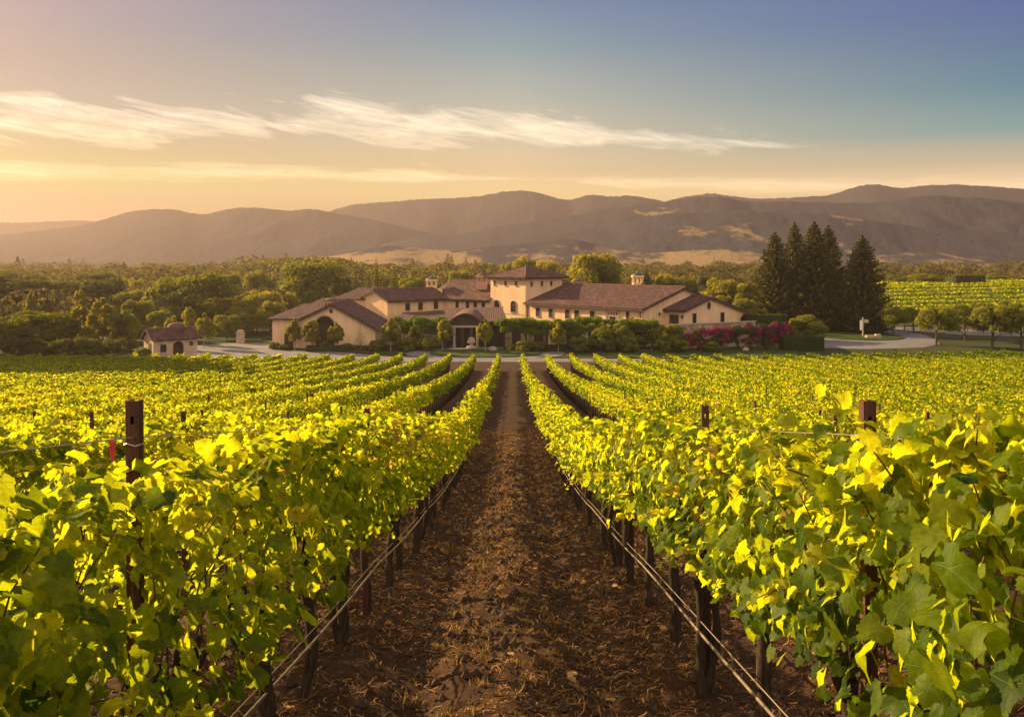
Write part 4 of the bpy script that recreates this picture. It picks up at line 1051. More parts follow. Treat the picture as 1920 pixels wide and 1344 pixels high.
# annex at the barn's left
mb = MB(); mb.box(-29.5, -25.82, .35, 8, 0, 3.7, frA); part(mb, 'wall', M['stucco'])
roof_mesh([[frA(-30.0, -.15, 3.66), frA(-25.5, -.15, 3.66), frA(-22.6, 5.0, 5.25), frA(-26.6, 5.0, 5.25)], [frA(-30, 8.4, 3.66), frA(-30, -.15, 3.66), frA(-26.6, 5.0, 5.25)], [frA(-22.6, 8.4, 3.9), frA(-30, 8.4, 3.66), frA(-26.6, 5, 5.25), frA(-22.6, 5, 5.25)]], 'roof', W)
bd = MB(); bd.box(-28.0, -26.9, .30, .345, 0, 2.1, frA); part(bd, 'door', M['darkwood'])
mb = MB(); mb.box(-23.9, -22.2, 4.2, 5.6, 4.6, 5.75, frA); ck = part(mb, 'chimney', M['brick'])
nb = MB()
for i in range(4): nb.box(-23.75 + i * .4, -23.55 + i * .4, 4.15, 4.199, 5.15, 5.5, frA)
part(nb, 'chimney_openings', M['darkwood'], ck)
cp = MB(); cp.box(-24.0, -22.1, 4.1, 5.7, 5.752, 5.85, frA); cp.lathe(-23.05, 4.9 + 112 - 125, [(.8, 5.852), (.6, 6.1), (.1, 6.2)], 10, .8); part(cp, 'chimney_cap', M['roof'], ck)
# low wall and ground floor behind the pergola
mb = MB(); mb.box(-16.6, -8.2, 6.0, 6.4, 0, 2.4, frA); mb.box(-.6, 16.2, 3.6, 4.0, 0, 2.3, frA); part(mb, 'stone_wall', M['stone'])
pr = roof_mesh([[frA(-16.2, 5.4, 2.42), frA(-8.0, 5.4, 2.42), frA(-8.0, 31.0, 3.0), frA(-16.2, 24.0, 3.0)]], 'pent_roof', W)
roof_mesh([[frA(-4.1, 2.4, 3.15), frA(-.3, 2.4, 3.15), frA(-1.2, 18.0, 4.1), frA(-5.6, 18.0, 4.1)]], 'pent_roof', W)
roof_mesh([[frA(-8.3, 6, 3.0), frA(-6.8, 6, 3.0), frA(-6.2, 20.0, 3.9), frA(-9.8, 22.0, 3.9)]], 'pent_roof', W)
roof_mesh([[frA(-.3, 3.4, 2.32), frA(16.4, 3.4, 2.32), frA(14.5, 6.8, 2.34), frA(2.0, 19.8, 2.36)]], 'terrace_roof', W, thick=.1)
# dark doorways in that wall
for px in (968, 1010, 1070, 1088, 1118, 1150, 1190):
    d_ = MB(); x = PX(px, 115.6); d_.box(x - .55, x + .55, 3.54, 3.597, 0, 2.15, frA); do = part(d_, 'door', M['darkwood'])
    kn = MB(); kn.tube([frA(x + .4, 3.5, 1.0), frA(x + .4, 3.5, 1.2)], .02, 6); part(kn, 'handle', M['lead'], do)
for px in (1035, 1098): 
    d_ = MB(); x = PX(px, 115.6); d_.box(x - .5, x + .5, 3.53, 3.597, .0, 2.2, frA); part(d_, 'pilaster', M['stucco'])
# arched porch
px0, px1 = -7.3, -4.0; n_ = 16
def crv(k, z0=3.05, rise=1.05): 
    return [(px0 - k + (px1 - px0 + 2 * k) * i / n_, z0 + rise * math.sin(PI * i / n_) ** .8 + k * .6) for i in range(n_ + 1)]
pr = MB(); lo_, hi_ = crv(0), crv(.25)
for i in range(n_):
    pr.prism([frA(lo_[i][0], 2.2, lo_[i][1]), frA(lo_[i + 1][0], 2.2, lo_[i + 1][1]), frA(hi_[i + 1][0], 2.2, hi_[i + 1][1]), frA(hi_[i][0], 2.2, hi_[i][1])], Vector((0, 12, 0)))
prc = part(pr, 'porch_roof', M['darkwood'])
ti = MB(); lo2, hi2 = crv(.26), crv(.40)
for i in range(n_): ti.prism([frA(lo2[i][0], 2.1, lo2[i][1]), frA(lo2[i + 1][0], 2.1, lo2[i + 1][1]), frA(hi2[i + 1][0], 2.1, hi2[i + 1][1]), frA(hi2[i][0], 2.1, hi2[i][1])], Vector((0, 12, 0)))
part(ti, 'porch_tiles', M['roof'], prc)
ty_ = MB(); tp = [(px0 + .1, 2.75), (px1 - .1, 2.75)] + [(x, z - .02) for x, z in lo_[1:-1]][::-1]
ty_.prism([frA(x, 2.9, z) for x, z in tp], Vector((0, .12, 0))); part(ty_, 'tympanum', M['frame'])
lt_ = MB(); lt_.box(px0 - .1, px1 + .1, 2.5, 2.88, 2.5, 2.74, frA); part(lt_, 'lintel', M['stone_plain'])
for x in (px0 + .05, px1 - .35, -6.2, -5.1):
    c2 = MB(); c2.box(x, x + .3, 2.55, 2.85, .25, 2.498, frA); c2.box(x - .08, x + .38, 2.47, 2.93, 0, .248, frA); part(c2, 'porch_column', M['stone_plain'] if abs(x + 5.65) > 1 else M['darkwood'])
bk = MB(); bk.box(-8.2, -.6, 5.2, 5.5, 0, 3.0, frA); bko = part(bk, 'entrance_wall', M['darkwood'])
dd_ = MB(); dd_.box(-6.6, -4.7, 5.1, 5.198, 0, 2.3, frA); ddo = part(dd_, 'door', M['frame']); hh_ = MB(); hh_.tube([frA(-5.6, 5.05, 1.0), frA(-5.6, 5.05, 1.3)], .02, 6); part(hh_, 'handle', M['lead'], ddo)

# ------------------------------------------------------------------ pergolas and climbing plants
def blobcloud(name, blobs, n, size, mat_, seed, templ=QL, up=.4, parent=None, loc=None, rndlo=0.0, rndhi=1.0, inner=.25):
    """leaf mass over ellipsoid blobs (x, y, z, rx, ry, rz)"""
    rs = np.random.RandomState(seed); B = np.array(blobs, float)
    wgt = (B[:, 3] * B[:, 4] + B[:, 3] * B[:, 5] + B[:, 4] * B[:, 5]); k = rs.choice(len(B), n, p=wgt / wgt.sum())
    d = rs.randn(n, 3); d /= np.linalg.norm(d, axis=1, keepdims=True); d[:, 2] = np.where(d[:, 2] < -.4, -d[:, 2], d[:, 2])
    rr_ = np.where(rs.rand(n) < inner, rs.uniform(.3, .95, n), rs.normal(1.0, .12, n))
    P = B[k, :3] + d * B[k, 3:6] * rr_[:, None]
    # ragged: push leaves by noise
    P += d * (.24 * fbm(P[:, 0] / B[k, 3] * 1.9 + k + P[:, 2] / B[k, 3] * 1.3, P[:, 1] / B[k, 3] * 1.9 + P[:, 2] / B[k, 3] * 2.1, 3) * B[k, 3])[:, None]
    N = d * 1.25 + rs.randn(n, 3) * .5 + np.array([0, 0, up]); T = rs.randn(n, 3) * .6 + np.array([0, 0, -.6])
    bl = rs.rand(len(B))[k]
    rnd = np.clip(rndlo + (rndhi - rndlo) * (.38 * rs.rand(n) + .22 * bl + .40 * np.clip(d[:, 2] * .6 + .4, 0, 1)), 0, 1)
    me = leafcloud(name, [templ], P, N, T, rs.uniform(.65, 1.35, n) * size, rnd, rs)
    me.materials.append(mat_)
    return me
def pergola(x0, x1, y0, y1, label, plabel, seed, n=9000):
    po = empty('pergola', ((x0 + x1) / 2, y0, 0), 0, label, 'pergola'); cx = (x0 + x1) / 2
    k = max(2, int((x1 - x0) / 2.6) + 1)
    for i in range(k):
        x = x0 + .2 + (x1 - x0 - .4) * i / (k - 1) - cx
        p_ = MB(); p_.box(x - .13, x + .13, -.13 + .3, .13 + .3, 0, 2.5); p_.box(x - .19, x + .19, .11, .49, -.01, .35); p_.build('post', M['darkwood'], po)
    bm_ = MB(); bm_.box(x0 - cx, x1 - cx, .22, .38, 2.502, 2.72); bm_.box(x0 - cx, x1 - cx, y1 - y0 - .4, y1 - y0 - .24, 2.502, 2.72); bm_.build('beam', M['darkwood'], po)
    j = MB(); m_ = int((x1 - x0) / .6)
    for i in range(m_): x = x0 + .2 + i * .6 - cx; j.box(x - .04, x + .04, 0, y1 - y0, 2.722, 2.86)
    j.build('joists', M['darkwood'], po)
    rs = np.random.RandomState(seed); bl = []
    L = x1 - x0
    for i in range(int(L * 2.6)):
        bl.append((x0 + rs.rand() * L, y0 + rs.uniform(-.1, y1 - y0), rs.uniform(2.8, 3.45), rs.uniform(.5, 1.0), rs.uniform(.5, .9), rs.uniform(.35, .65)))
    for i in range(int(L * 2.2)):
        bl.append((x0 + rs.rand() * L, y0 + rs.uniform(-.25, .3), rs.uniform(2.0, 2.8), rs.uniform(.35, .7), .4, rs.uniform(.35, .7)))
    o = link('climbing_plant', blobcloud('climbing_plant', bl, n, .17, M['climber'], seed, rndlo=.0, rndhi=1), None)
    tag(o, plabel, 'climber')
pergola(-.9, 17.5, 110.2, 113.2, 'long dark timber pergola before the ground floor right of the porch', 'dense green climber covering the long pergola right of the porch', 5, 44000)
pergola(-14.5, -8.0, 112.6, 115.6, 'short dark timber pergola between the barn and the porch', 'dark green climber covering the short pergola beside the barn', 6, 17000)

# ------------------------------------------------------------------ garden walls, bougainvillea, hedges
mb = MB(); mb.prism([(20.4, 113.2, 0), (31.5, 116.5, 0), (31.5, 116.5, 3.1), (20.4, 113.2, 2.9)], (-.15, .5, 0)); gw = mb.build('retaining_wall', M['stone']); tag(gw, 'pale dry stone retaining wall below the right gable', 'wall')
cpx = MB(); cpx.prism([(20.35, 113.1, 2.902), (31.6, 116.4, 3.102), (31.6, 116.4, 3.2), (20.35, 113.1, 3.0)], (-.18, .62, 0)); cpx.build('coping', M['stone_plain'], gw)
def boug(px, pw, ptop, pbot, d, label, seed, magenta=.6):
    x = PX(px, d); hw = pw * d / F / 2; zt = PZ(ptop, d); zb = max(.2, PZ(pbot, d)); rs_ = random.Random(seed)
    o = empty('bougainvillea', (x, d, 0), 0, label, 'shrub', 'bougainvillea along the garden wall')
    bl = [(rs_.uniform(-hw, hw) * .8, rs_.uniform(-.6, .6), zb + (zt - zb) * rs_.random() ** .8 * .85, rs_.uniform(.3, .6), rs_.uniform(.3, .6), rs_.uniform(.3, .55)) for i in range(26)]
    tr_ = MB()
    for i in range(4): tr_.tube([(rs_.uniform(-.2, .2), 0, -.05), (rs_.uniform(-.3, .3), 0, zb * .6 + .5), (rs_.uniform(-hw, hw) * .6, 0, zt * .7)], [.08, .05, .03], 6)
    tr_.build('stems', M['bark'], o, smooth=True)
    k = int(len(bl) * (1 - magenta)) + 1
    link('foliage', blobcloud('foliage', bl[:k + 6], 3200, .15, M['hedge'], seed), None, o)
    link('blossoms', blobcloud('blossoms', bl[k:], int(5200 * magenta) + 600, .13, M['blossom'], seed + 1), None, o)
boug(1310, 56, 618, 652, 109.5, 'magenta bougainvillea at the left end of the garden wall', 31, .85)
boug(1352, 36, 614, 648, 110, 'magenta bougainvillea beside the leftmost bougainvillea on the garden wall', 32, .7)
boug(1384, 40, 612, 640, 110.5, 'mostly green bougainvillea in the middle of the garden wall', 33, .25)
boug(1410, 34, 608, 650, 110, 'half green bougainvillea with a dark foot on the garden wall', 34, .5)
boug(1436, 44, 605, 650, 111, 'broad dark pink bougainvillea left of the hedge end', 35, .6)
boug(1464, 40, 604, 640, 112, 'magenta bougainvillea spilling over the clipped hedge', 36, .85)
def hedge(x0, x1, y0, y1, h, label, seed, n=5000, lf=.10, cat='hedge', mat_='hedge', name='hedge', z0=0.0, skew=0.0):
    rs = np.random.RandomState(seed); A = np.array([(x1 - x0) * h, (x1 - x0) * (y1 - y0), (y1 - y0) * h, (y1 - y0) * h, (x1 - x0) * h]); k = rs.choice(5, n, p=A / A.sum())
    u, v = rs.rand(n), rs.rand(n); J = rs.normal(0, .035, n)
    P = np.zeros((n, 3)); N = np.zeros((n, 3))
    for q, (fx, fy, fz, nv) in enumerate([(u, 0, v, (0, -1, 0)), (u, v, 1, (0, 0, 1)), (0, u, v, (-1, 0, 0)), (1, u, v, (1, 0, 0)), (u, 1, v, (0, 1, 0))]):
        s_ = k == q
        for c_, fc in enumerate((fx, fy, fz)): P[s_, c_] = (fc[s_] if not isinstance(fc, int) else fc)
        N[s_] = nv
    P = P * np.array([x1 - x0, y1 - y0, h]) + np.array([x0, y0, z0]) + N * J[:, None]; P[:, 1] += (P[:, 0] - x0) * skew
    lv = leafcloud(name, [QL], P, N + rs.randn(n, 3) * .4, rs.randn(n, 3), rs.uniform(.7, 1.3, n) * lf, rs.rand(n), rs); lv.materials.append(M[mat_])
    o = empty(name, (x0, y0, z0), 0, label, cat); lo = link('foliage', lv, None, o); lo.location = (-x0, -y0, -z0)
    core = MB(); core.add([(dx_ * (x1 - x0 - .16) + .08, .08 + dy_ * (y1 - y0 - .16) + (dx_ * (x1 - x0)) * skew, dz_ * (h - .08)) for dz_ in (0, 1) for dy_ in (0, 1) for dx_ in (0, 1)], [(0, 2, 3, 1), (4, 5, 7, 6), (0, 1, 5, 4), (2, 6, 7, 3), (0, 4, 6, 2), (1, 3, 7, 5)])
    core.build('branches', M['darkwood'], o); return o
hedge(PX(1466, 110), PX(1543, 110), 109, 110.6, 1.75, 'long clipped box hedge right of the bougainvillea', 41, 16000, skew=.12)
hedge(PX(1400, 122), PX(1476, 122), 122, 124, 3.6, 'tall green hedge behind the bougainvillea', 42, 12000, .16)
hedge(PX(1792, 240), PX(1848, 240), 240, 246, 3.9, 'dark clipped square tree block above the far vineyard', 43, 5000, .35, 'tree', 'tree_dark', 'clipped_tree', z0=gz(PX(1820, 240), 243) )
hedge(-24.5, -13.0, 108.6, 109.8, .7, 'low dark hedge before the barn', 44, 7000)
hedge(-12.6, -9.0, 112.0, 113.2, 1.0, 'low dark hedge beside the short pergola', 45, 3000)
hedge(1.5, 15.5, 108.8, 110.0, .8, 'low dark hedge before the long pergola', 46, 8000)
hedge(-33, -20, 127, 128.4, 1.8, 'dark hedge behind the barn', 48, 3000)

# ------------------------------------------------------------------ gatehouse
G = empty('gatehouse', (-37, 99.3, 0), 0, 'small cream gatehouse with a tiled roof and an arched opening', 'outbuilding')
def frH(a, b, z):   # front-left corner at the origin of the parent
    e_ = Vector((3.6, 3.2, 0)).normalized(); n_ = Vector((-e_.y, e_.x, 0))
    p = Vector((-38.9 + 37, 98.8 - 99.3, 0)) + e_ * a + n_ * b; return (p.x, p.y, z)
GL = 4.9; GW = 2.9
pl = [(0, 0), (3.35 - 1.0, 0)]; ac = 2.75; ar = .62
pl = [(0, 0), (.75, 0), (.75, 1.75), (1.45, 1.75), (1.45, 0), (ac - ar, 0)] + [(ac - ar * math.cos(PI * i / 12), 1.35 + .68 * math.sin(PI * i / 12)) for i in range(13)] + [(ac + ar, 0), (GL, 0), (GL, 2.42), (0, 2.42)]
mb = MB(); mb.prism([frH(a, 0, z) for a, z in pl], Vector(frH(0, .25, 0)) - Vector(frH(0, 0, 0)))
mb.prism([frH(0, .25, 0), frH(0, GW, 0), frH(0, GW, 2.42), frH(0, GW / 2, 3.25), frH(0, .25, 2.5)], Vector(frH(.25, 0, 0)) - Vector(frH(0, 0, 0)))
mb.prism([frH(GL - .25, .25, 0), frH(GL - .25, GW, 0), frH(GL - .25, GW, 2.42), frH(GL - .25, GW / 2, 3.25), frH(GL - .25, .25, 2.5)], Vector(frH(.25, 0, 0)) - Vector(frH(0, 0, 0)))
mb.box(.25, GL - .25, GW - .25, GW, 0, 2.4, frH); mb.build('wall', M['plaster'], G)
s_ = .83 / (GW / 2)
rg = roof_mesh([[frH(-.35, -.4, 2.44 - s_ * .4), frH(GL + .35, -.4, 2.44 - s_ * .4), frH(GL + .35, GW / 2, 3.29), frH(-.35, GW / 2, 3.29)], [frH(GL + .35, GW + .4, 2.44 - s_ * .4), frH(-.35, GW + .4, 2.44 - s_ * .4), frH(-.35, GW / 2, 3.29), frH(GL + .35, GW / 2, 3.29)]], 'roof', G, thick=.12)
rc_ = MB(); rc_.tube([frH(-.35, GW / 2, 3.42), frH(GL + .35, GW / 2, 3.42)], .1, 8); rc_.build('ridge_tiles', M['roof'], rg)
q = Vector(frH(3.1, GW / 2 + .2, 0)); ch = MB(); ch.lathe(q.x, q.y, [(.92, 2.9), (.92, 3.45), (.86, 3.7), (.66, 3.88), (.35, 3.98), (.05, 4.02)], 16); ch.build('dome', M['roof'], G, smooth=True)
d_ = MB(); d_.box(-.05, -.002, .7, 1.45, 0, 1.9, frH); dg = d_.build('door', M['darkwood'], G); kn = MB(); kn.tube([frH(-.08, .8, .95), frH(-.08, .8, 1.1)], .02, 6); kn.build('handle', M['lead'], dg)
wn_ = MB(); wn_.box(.75, 1.45, .12, .16, .9, 1.75, frH); wn_.build('window', M['glass'], G); wn_ = MB(); wn_.box(.75, 1.45, .05, .22, 0, .9, frH); wn_.build('hatch', M['stone_plain'], G)
wn_ = MB(); wn_.box(4.0, 4.4, -.03, -.002, 1.45, 1.95, frH); wn_.build('window', M['frame'], G)
mb = MB(); x = PX(451, 120); mb.box(x - .45, x + .45, 119.6, 120.4, 0, 1.3); mb.box(x - .52, x + .52, 119.5, 120.5, 1.302, 1.42); mb.box(x - .38, x + .38, 119.7, 120.3, 1.422, 1.75)
tag(mb.build('gate_pillar', M['stone_plain'], bevel=.02), 'lone pale stone gate pillar beside the lawn left of the drive', 'pillar')
def far_building(px0, px1, pt, pb, d, label):
    x0, x1 = PX(px0, d), PX(px1, d); zt, zb = PZ(pt, d), PZ(pb, d)
    o = empty('outbuilding', ((x0 + x1) / 2, d, 0), 0, label, 'outbuilding'); h = (x1 - x0) / 2
    mb = MB(); mb.box(-h + .3, h - .3, 0, 8, 0, zb); mb.build('wall', M['stone_plain'], o)
    roof_mesh([[(-h, -.5, zb), (h, -.5, zb), (h * .8, 4, zt), (-h * .8, 4, zt)], [(h, 8.5, zb), (-h, 8.5, zb), (-h * .8, 4, zt), (h * .8, 4, zt)], [(h, -.5, zb), (h, 8.5, zb), (h * .8, 4, zt)], [(-h, 8.5, zb), (-h, -.5, zb), (-h * .8, 4, zt)]], 'roof', o, M['grey_roof'])
    for q_ in (-.4, .3):
        w_ = MB(); w_.box(h * q_, h * q_ + .9, -.03 + .0, -.002, zb - 1.8, zb - .7); w_.build('window', M['glass'], o)
far_building(262, 300, 551, 566, 172, 'grey-roofed outbuilding half hidden among the trees on the left')
far_building(418, 478, 557, 572, 166, 'wide grey-roofed outbuilding behind the bright round tree left of the winery')

# ------------------------------------------------------------------ small garden things
d = 113.2; x = PX(884, d)
mb = MB(); mb.lathe(x, d, [(.62, 0), (.64, .22), (.52, .3), (.28, .34), (.26, .55), (.46, .7), (.5, .8), (.42, 1.15), (.36, 1.32), (.2, 1.4), (.04, 1.42)], 14, .8)
tag(mb.build('stone_fountain', M['stone_plain'], smooth=False), 'pale stone fountain standing before the dark porch', 'fountain')
def stone(px, d, w_, h_, label, seed):
    x = PX(px, d); rs = np.random.RandomState(seed)
    bm = bmesh.new(); bmesh.ops.create_icosphere(bm, subdivisions=3, radius=1)
    for v in bm.verts:
        p = v.co; f = 1 + .22 * (float(vnoise(np.array(p.x * 1.5 + seed), np.array(p.y * 1.5 + p.z * 2.2))) - .5)
        v.co = Vector((x + p.x * w_ * f, d + p.y * w_ * .6 * f, max(-.02, h_ * .5 + p.z * h_ * .6 * f)))
    me = bpy.data.meshes.new('boulder'); bm.to_mesh(me); bm.free(); tag(link('boulder', me, M['stone_plain']), label, 'boulder')
stone(924, 109.2, .5, .6, 'squat pale boulder on the lawn right of the porch', 3)
stone(1022, 110.4, .45, .5, 'pale boulder by the low hedge under the long pergola', 5)
stone(1398, 109.6, .4, .45, 'pale boulder at the foot of the bougainvillea wall', 8)
# sign on the right lawn island
d = 129.5; x = PX(1618, d); sg = empty('sign_post', (x, d, .15), 0, 'white directional sign on a post on the lawn beside the pines', 'sign')
mb = MB(); mb.box(-.09, .09, -.06, .06, 0, 2.7); mb.build('post', M['stone_plain'], sg); mb = MB(); mb.box(.12, .75, -.12, -.062, 1.95, 2.4); mb.build('sign_board', M['plaster'], sg); mb = MB(); mb.box(-.45, -.1, -.1, -.062, .9, 2.3); mb.build('sign_board', M['white'], sg)
mb = MB(); mb.box(x - .2, x + 1.0, 127.6, 128.3, .12, .42); mb.box(x + 1.1, x + 1.8, 127.5, 128.2, .12, .6); mb.box(x - .3, x + 1.9, 127.4, 128.4, .1, .16)
tag(mb.build('utility_box', M['stone_plain'], bevel=.03), 'low pale utility box at the foot of the sign', 'box')
# rail fence behind the orchard
fn = empty('fence', (60, 138, 0), 0, 'low timber rail fence behind the orchard trees on the right', 'fence')
for i in range(16):
    p_ = MB(); p_.box(-.07 + i * 2.4, .07 + i * 2.4, -.07, .07, 0, 1.2); p_.build('post', M['pale_bark'], fn)
for z in (.5, .95):
    p_ = MB(); p_.box(-.3, 36.3, -.12, -.072, z, z + .12); p_.build('rail', M['pale_bark'], fn)

# ------------------------------------------------------------------ trees
def trunk_mesh(h, r, seed, limbs=6, spread=.35, lo=.35, mat_=None):
    rr_ = random.Random(seed); mb = MB(); pts = []; n_ = 8
    for i in range(n_): t_ = i / (n_ - 1); pts.append((.05 * h * .3 * math.sin(t_ * 3 + seed), .04 * h * .3 * math.cos(t_ * 2.3 + seed) - .04 * h * .3, -.1 + h * .78 * t_))
    mb.tube(pts, [r * (1.35 if i == 0 else 1) * (1 - .75 * i / (n_ - 1)) for i in range(n_)], 8)
    for k in range(limbs):
        i = min(n_ - 2, max(1, int((lo + (1 - lo) * k / limbs) * n_))); p = Vector(pts[i]); a = rr_.uniform(0, 2 * PI); l = h * spread * rr_.uniform(.7, 1.1)
        q1 = p + Vector((math.cos(a) * l * .5, math.sin(a) * l * .5, l * .45)); q2 = p + Vector((math.cos(a) * l, math.sin(a) * l, l * .8))
        rb = r * (1 - .75 * i / (n_ - 1)) * .55; mb.tube([p, q1, q2], [rb, rb * .6, rb * .2], 6)
    me = bpy.data.meshes.new('trunk'); me.from_pydata(mb.v, [], mb.f)
    for p in me.polygons: p.use_smooth = True
    me.materials.append(mat_ or M['bark']); return me
def crown_round(seed, matk, n=9000, lf=.036, nb=34, flat_=.85, lift=.30):
    """unit crown: height 1 overall from the ground, width 1"""
    rs = random.Random(seed); bl = []
    for i in range(nb):
        a = rs.uniform(0, 2 * PI); t_ = rs.random() ** .8; r = rs.random() ** .5
        z = lift + (1 - lift) * (.16 + .68 * t_); env = .36 * math.sin(min(1, max(0.05, (z - lift) / (1 - lift))) ** .75 * PI * .92 + .12) ** .6
        br = rs.uniform(.10, .185); rad = max(0, env * (.55 + .5 * r))
        bl.append((math.cos(a) * rad, math.sin(a) * rad, z, br, br, br * flat_))
    return blobcloud('crown', bl, n, lf, M[matk], seed, inner=.2)
def crown_ovate(seed, matk, n=3200, lf=.062, lift=.30):
    rs = random.Random(seed); bl = []
    for i in range(46):
        t_ = rs.random(); z = lift + (1 - lift) * (.06 + .9 * t_); env = .44 * (math.sin(min(1, (.18 + t_ * .95)) * PI) ** .8 if t_ < .5 else (1 - t_) ** .75 * 1.5 * .98)
        a = rs.uniform(0, 2 * PI); br = rs.uniform(.05, .11) * (1 if t_ < .8 else .6); r = max(0, min(env, .44) - br * .3) * rs.random() ** .4
        bl.append((math.cos(a) * r, math.sin(a) * r, z, br, br, br * 1.1))
    return blobcloud('crown', bl, n, lf, M[matk], seed, inner=.2)
def crown_conifer(seed, n_tiers=34, perim=22, matk='needle', lf=.030, per=95, lean=0):
    rs = np.random.RandomState(seed); P = []; N = []; T = []; S_ = []; Rn = []
    for t in range(n_tiers):
        f = t / (n_tiers - 1); z = .05 + .93 * f; R0 = (.5 * (1 - f) ** .66) * (1 if f > .12 else .80 + 1.7 * f) * (1 + .10 * math.sin(t * 2.4 + seed))
        k = max(4, int(perim * (1 - f * .6)))
        for b_ in range(k):
            a = 2 * PI * (b_ + rs.rand() * .8) / k + t * 1.3; L = R0 * rs.uniform(.68, 1.10) + .012
            m_ = max(7, int(per * L / .5)); s_ = np.sort(rs.rand(m_)) ** .7
            sag = -.14 * s_ + .17 * s_ ** 3
            x = np.cos(a) * L * s_; y = np.sin(a) * L * s_; wv = (rs.rand(m_) - .5) * .20 * L * (1.25 - s_) 
            px_ = x - np.sin(a) * wv; py_ = y + np.cos(a) * wv; pz_ = z + L * sag + rs.normal(0, .006, m_)
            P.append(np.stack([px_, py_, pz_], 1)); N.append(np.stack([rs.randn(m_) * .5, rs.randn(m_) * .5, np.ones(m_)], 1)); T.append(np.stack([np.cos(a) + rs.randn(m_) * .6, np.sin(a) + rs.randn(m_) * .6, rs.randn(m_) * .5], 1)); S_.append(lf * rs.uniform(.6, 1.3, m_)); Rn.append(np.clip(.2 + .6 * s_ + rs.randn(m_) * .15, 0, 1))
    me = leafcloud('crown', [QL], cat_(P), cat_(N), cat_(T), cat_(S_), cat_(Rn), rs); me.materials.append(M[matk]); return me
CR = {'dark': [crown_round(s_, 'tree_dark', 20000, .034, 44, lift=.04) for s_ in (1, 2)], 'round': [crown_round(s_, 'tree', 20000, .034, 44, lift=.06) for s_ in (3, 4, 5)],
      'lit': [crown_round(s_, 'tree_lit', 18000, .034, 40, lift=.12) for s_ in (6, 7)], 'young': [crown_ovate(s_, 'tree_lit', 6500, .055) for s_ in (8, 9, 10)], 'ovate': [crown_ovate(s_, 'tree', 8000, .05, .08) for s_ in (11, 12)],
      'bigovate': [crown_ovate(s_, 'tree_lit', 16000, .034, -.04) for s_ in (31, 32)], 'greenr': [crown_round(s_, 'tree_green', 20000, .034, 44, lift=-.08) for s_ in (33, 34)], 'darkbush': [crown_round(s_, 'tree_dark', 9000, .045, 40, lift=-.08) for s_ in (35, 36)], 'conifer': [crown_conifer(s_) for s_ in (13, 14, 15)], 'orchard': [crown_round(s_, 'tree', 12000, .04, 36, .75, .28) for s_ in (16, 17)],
      'bush': [crown_round(s_, 'tree', 12000, .045, 40, lift=-.05) for s_ in (18, 19)], 'smallcon': [crown_conifer(s_, 18, 12, 'tree_dark', .06, 40) for s_ in (20, 21)], 'sparse': [crown_conifer(22, 15, 9, 'tree_lit', .045, 20)]}
TK = {k: trunk_mesh(1, r, i, l, sp, lo, M['pale_bark'] if k in ('young',) else None) for i, (k, r, l, sp, lo) in enumerate([('dark', .028, 7, .34, .35), ('round', .026, 7, .34, .35), ('lit', .026, 7, .34, .35), ('young', .018, 5, .2, .4), ('ovate', .02, 5, .25, .3), ('bigovate', .02, 5, .25, .2), ('greenr', .026, 6, .3, .2), ('darkbush', .03, 6, .3, .15), ('conifer', .022, 0, .1, .5), ('orchard', .035, 7, .34, .3), ('bush', .03, 6, .3, .15), ('smallcon', .02, 0, .1, .5), ('sparse', .016, 0, .1, .5)])}
rt_ = random.Random(9); tcount = {}
def tree(px, top, wpx, d, kind, label, cat='tree', group=None, base=None):
    x = PX(px, d); z0 = gz(x, d); h = PZ(top, d) - z0; w_ = wpx * d / F
    i = tcount.get(kind, 0); tcount[kind] = i + 1
    nm = {'conifer': 'pine_tree', 'smallcon': 'conifer_tree', 'bush': 'shrub', 'darkbush': 'shrub', 'orchard': 'orchard_tree', 'young': 'young_tree', 'sparse': 'young_conifer'}.get(kind, 'broadleaf_tree')
    o = empty(nm, (x, d, z0), rt_.uniform(0, 2 * PI), label, cat, group)
    tk = link('trunk', TK[kind], None, o); tk.scale = (h, h, h)
    cr = link('crown', CR[kind][i % len(CR[kind])], None, o); sx = w_ / (.98 if kind not in ('conifer', 'smallcon', 'sparse') else .98); cr.scale = (sx, sx, h)
FR = 'young ornamental trees before the winery'
for a_ in [(552, 597, 36, 110.5, 'young', 'small round-topped tree at the left corner of the barn'), (586, 597, 42, 109, 'young', 'small yellow-tipped tree left of the barn arch'), (630, 606, 38, 109, 'young', 'small tree just right of the barn arch'),
           (675, 611, 32, 108.6, 'sparse', 'thin young conifer before the blank barn wall'), (733, 597, 48, 108.4, 'young', 'bright yellow-topped tree at the right corner of the barn'), (779, 604, 40, 110.8, 'ovate', 'dark slim tree before the short pergola'),
           (831, 598, 42, 111, 'young', 'round green tree left of the porch'), (910, 600, 38, 108.2, 'young', 'clipped oval tree on the lawn right of the porch'), (1047, 606, 38, 107.6, 'young', 'pale-trunked tree before the middle of the long pergola'),
           (1128, 609, 50, 108, 'bush', 'round bushy tree on the left of a clump by the right gable'), (1164, 606, 48, 109.2, 'bush', 'taller bushy tree in the middle of the clump by the right gable'), (1246, 620, 36, 107.5, 'ovate', 'small egg-shaped tree before the dark shrub mass'),
           (1210, 600, 90, 112, 'bush', 'broad dark shrub mass left of the bougainvillea'), (1262, 606, 55, 112.3, 'bush', 'dark shrub next to the first bougainvillea'), (1186, 592, 24, 113, 'bush', 'little bright shrub on the terrace under the balcony')]:
    tree(*a_, group=FR)
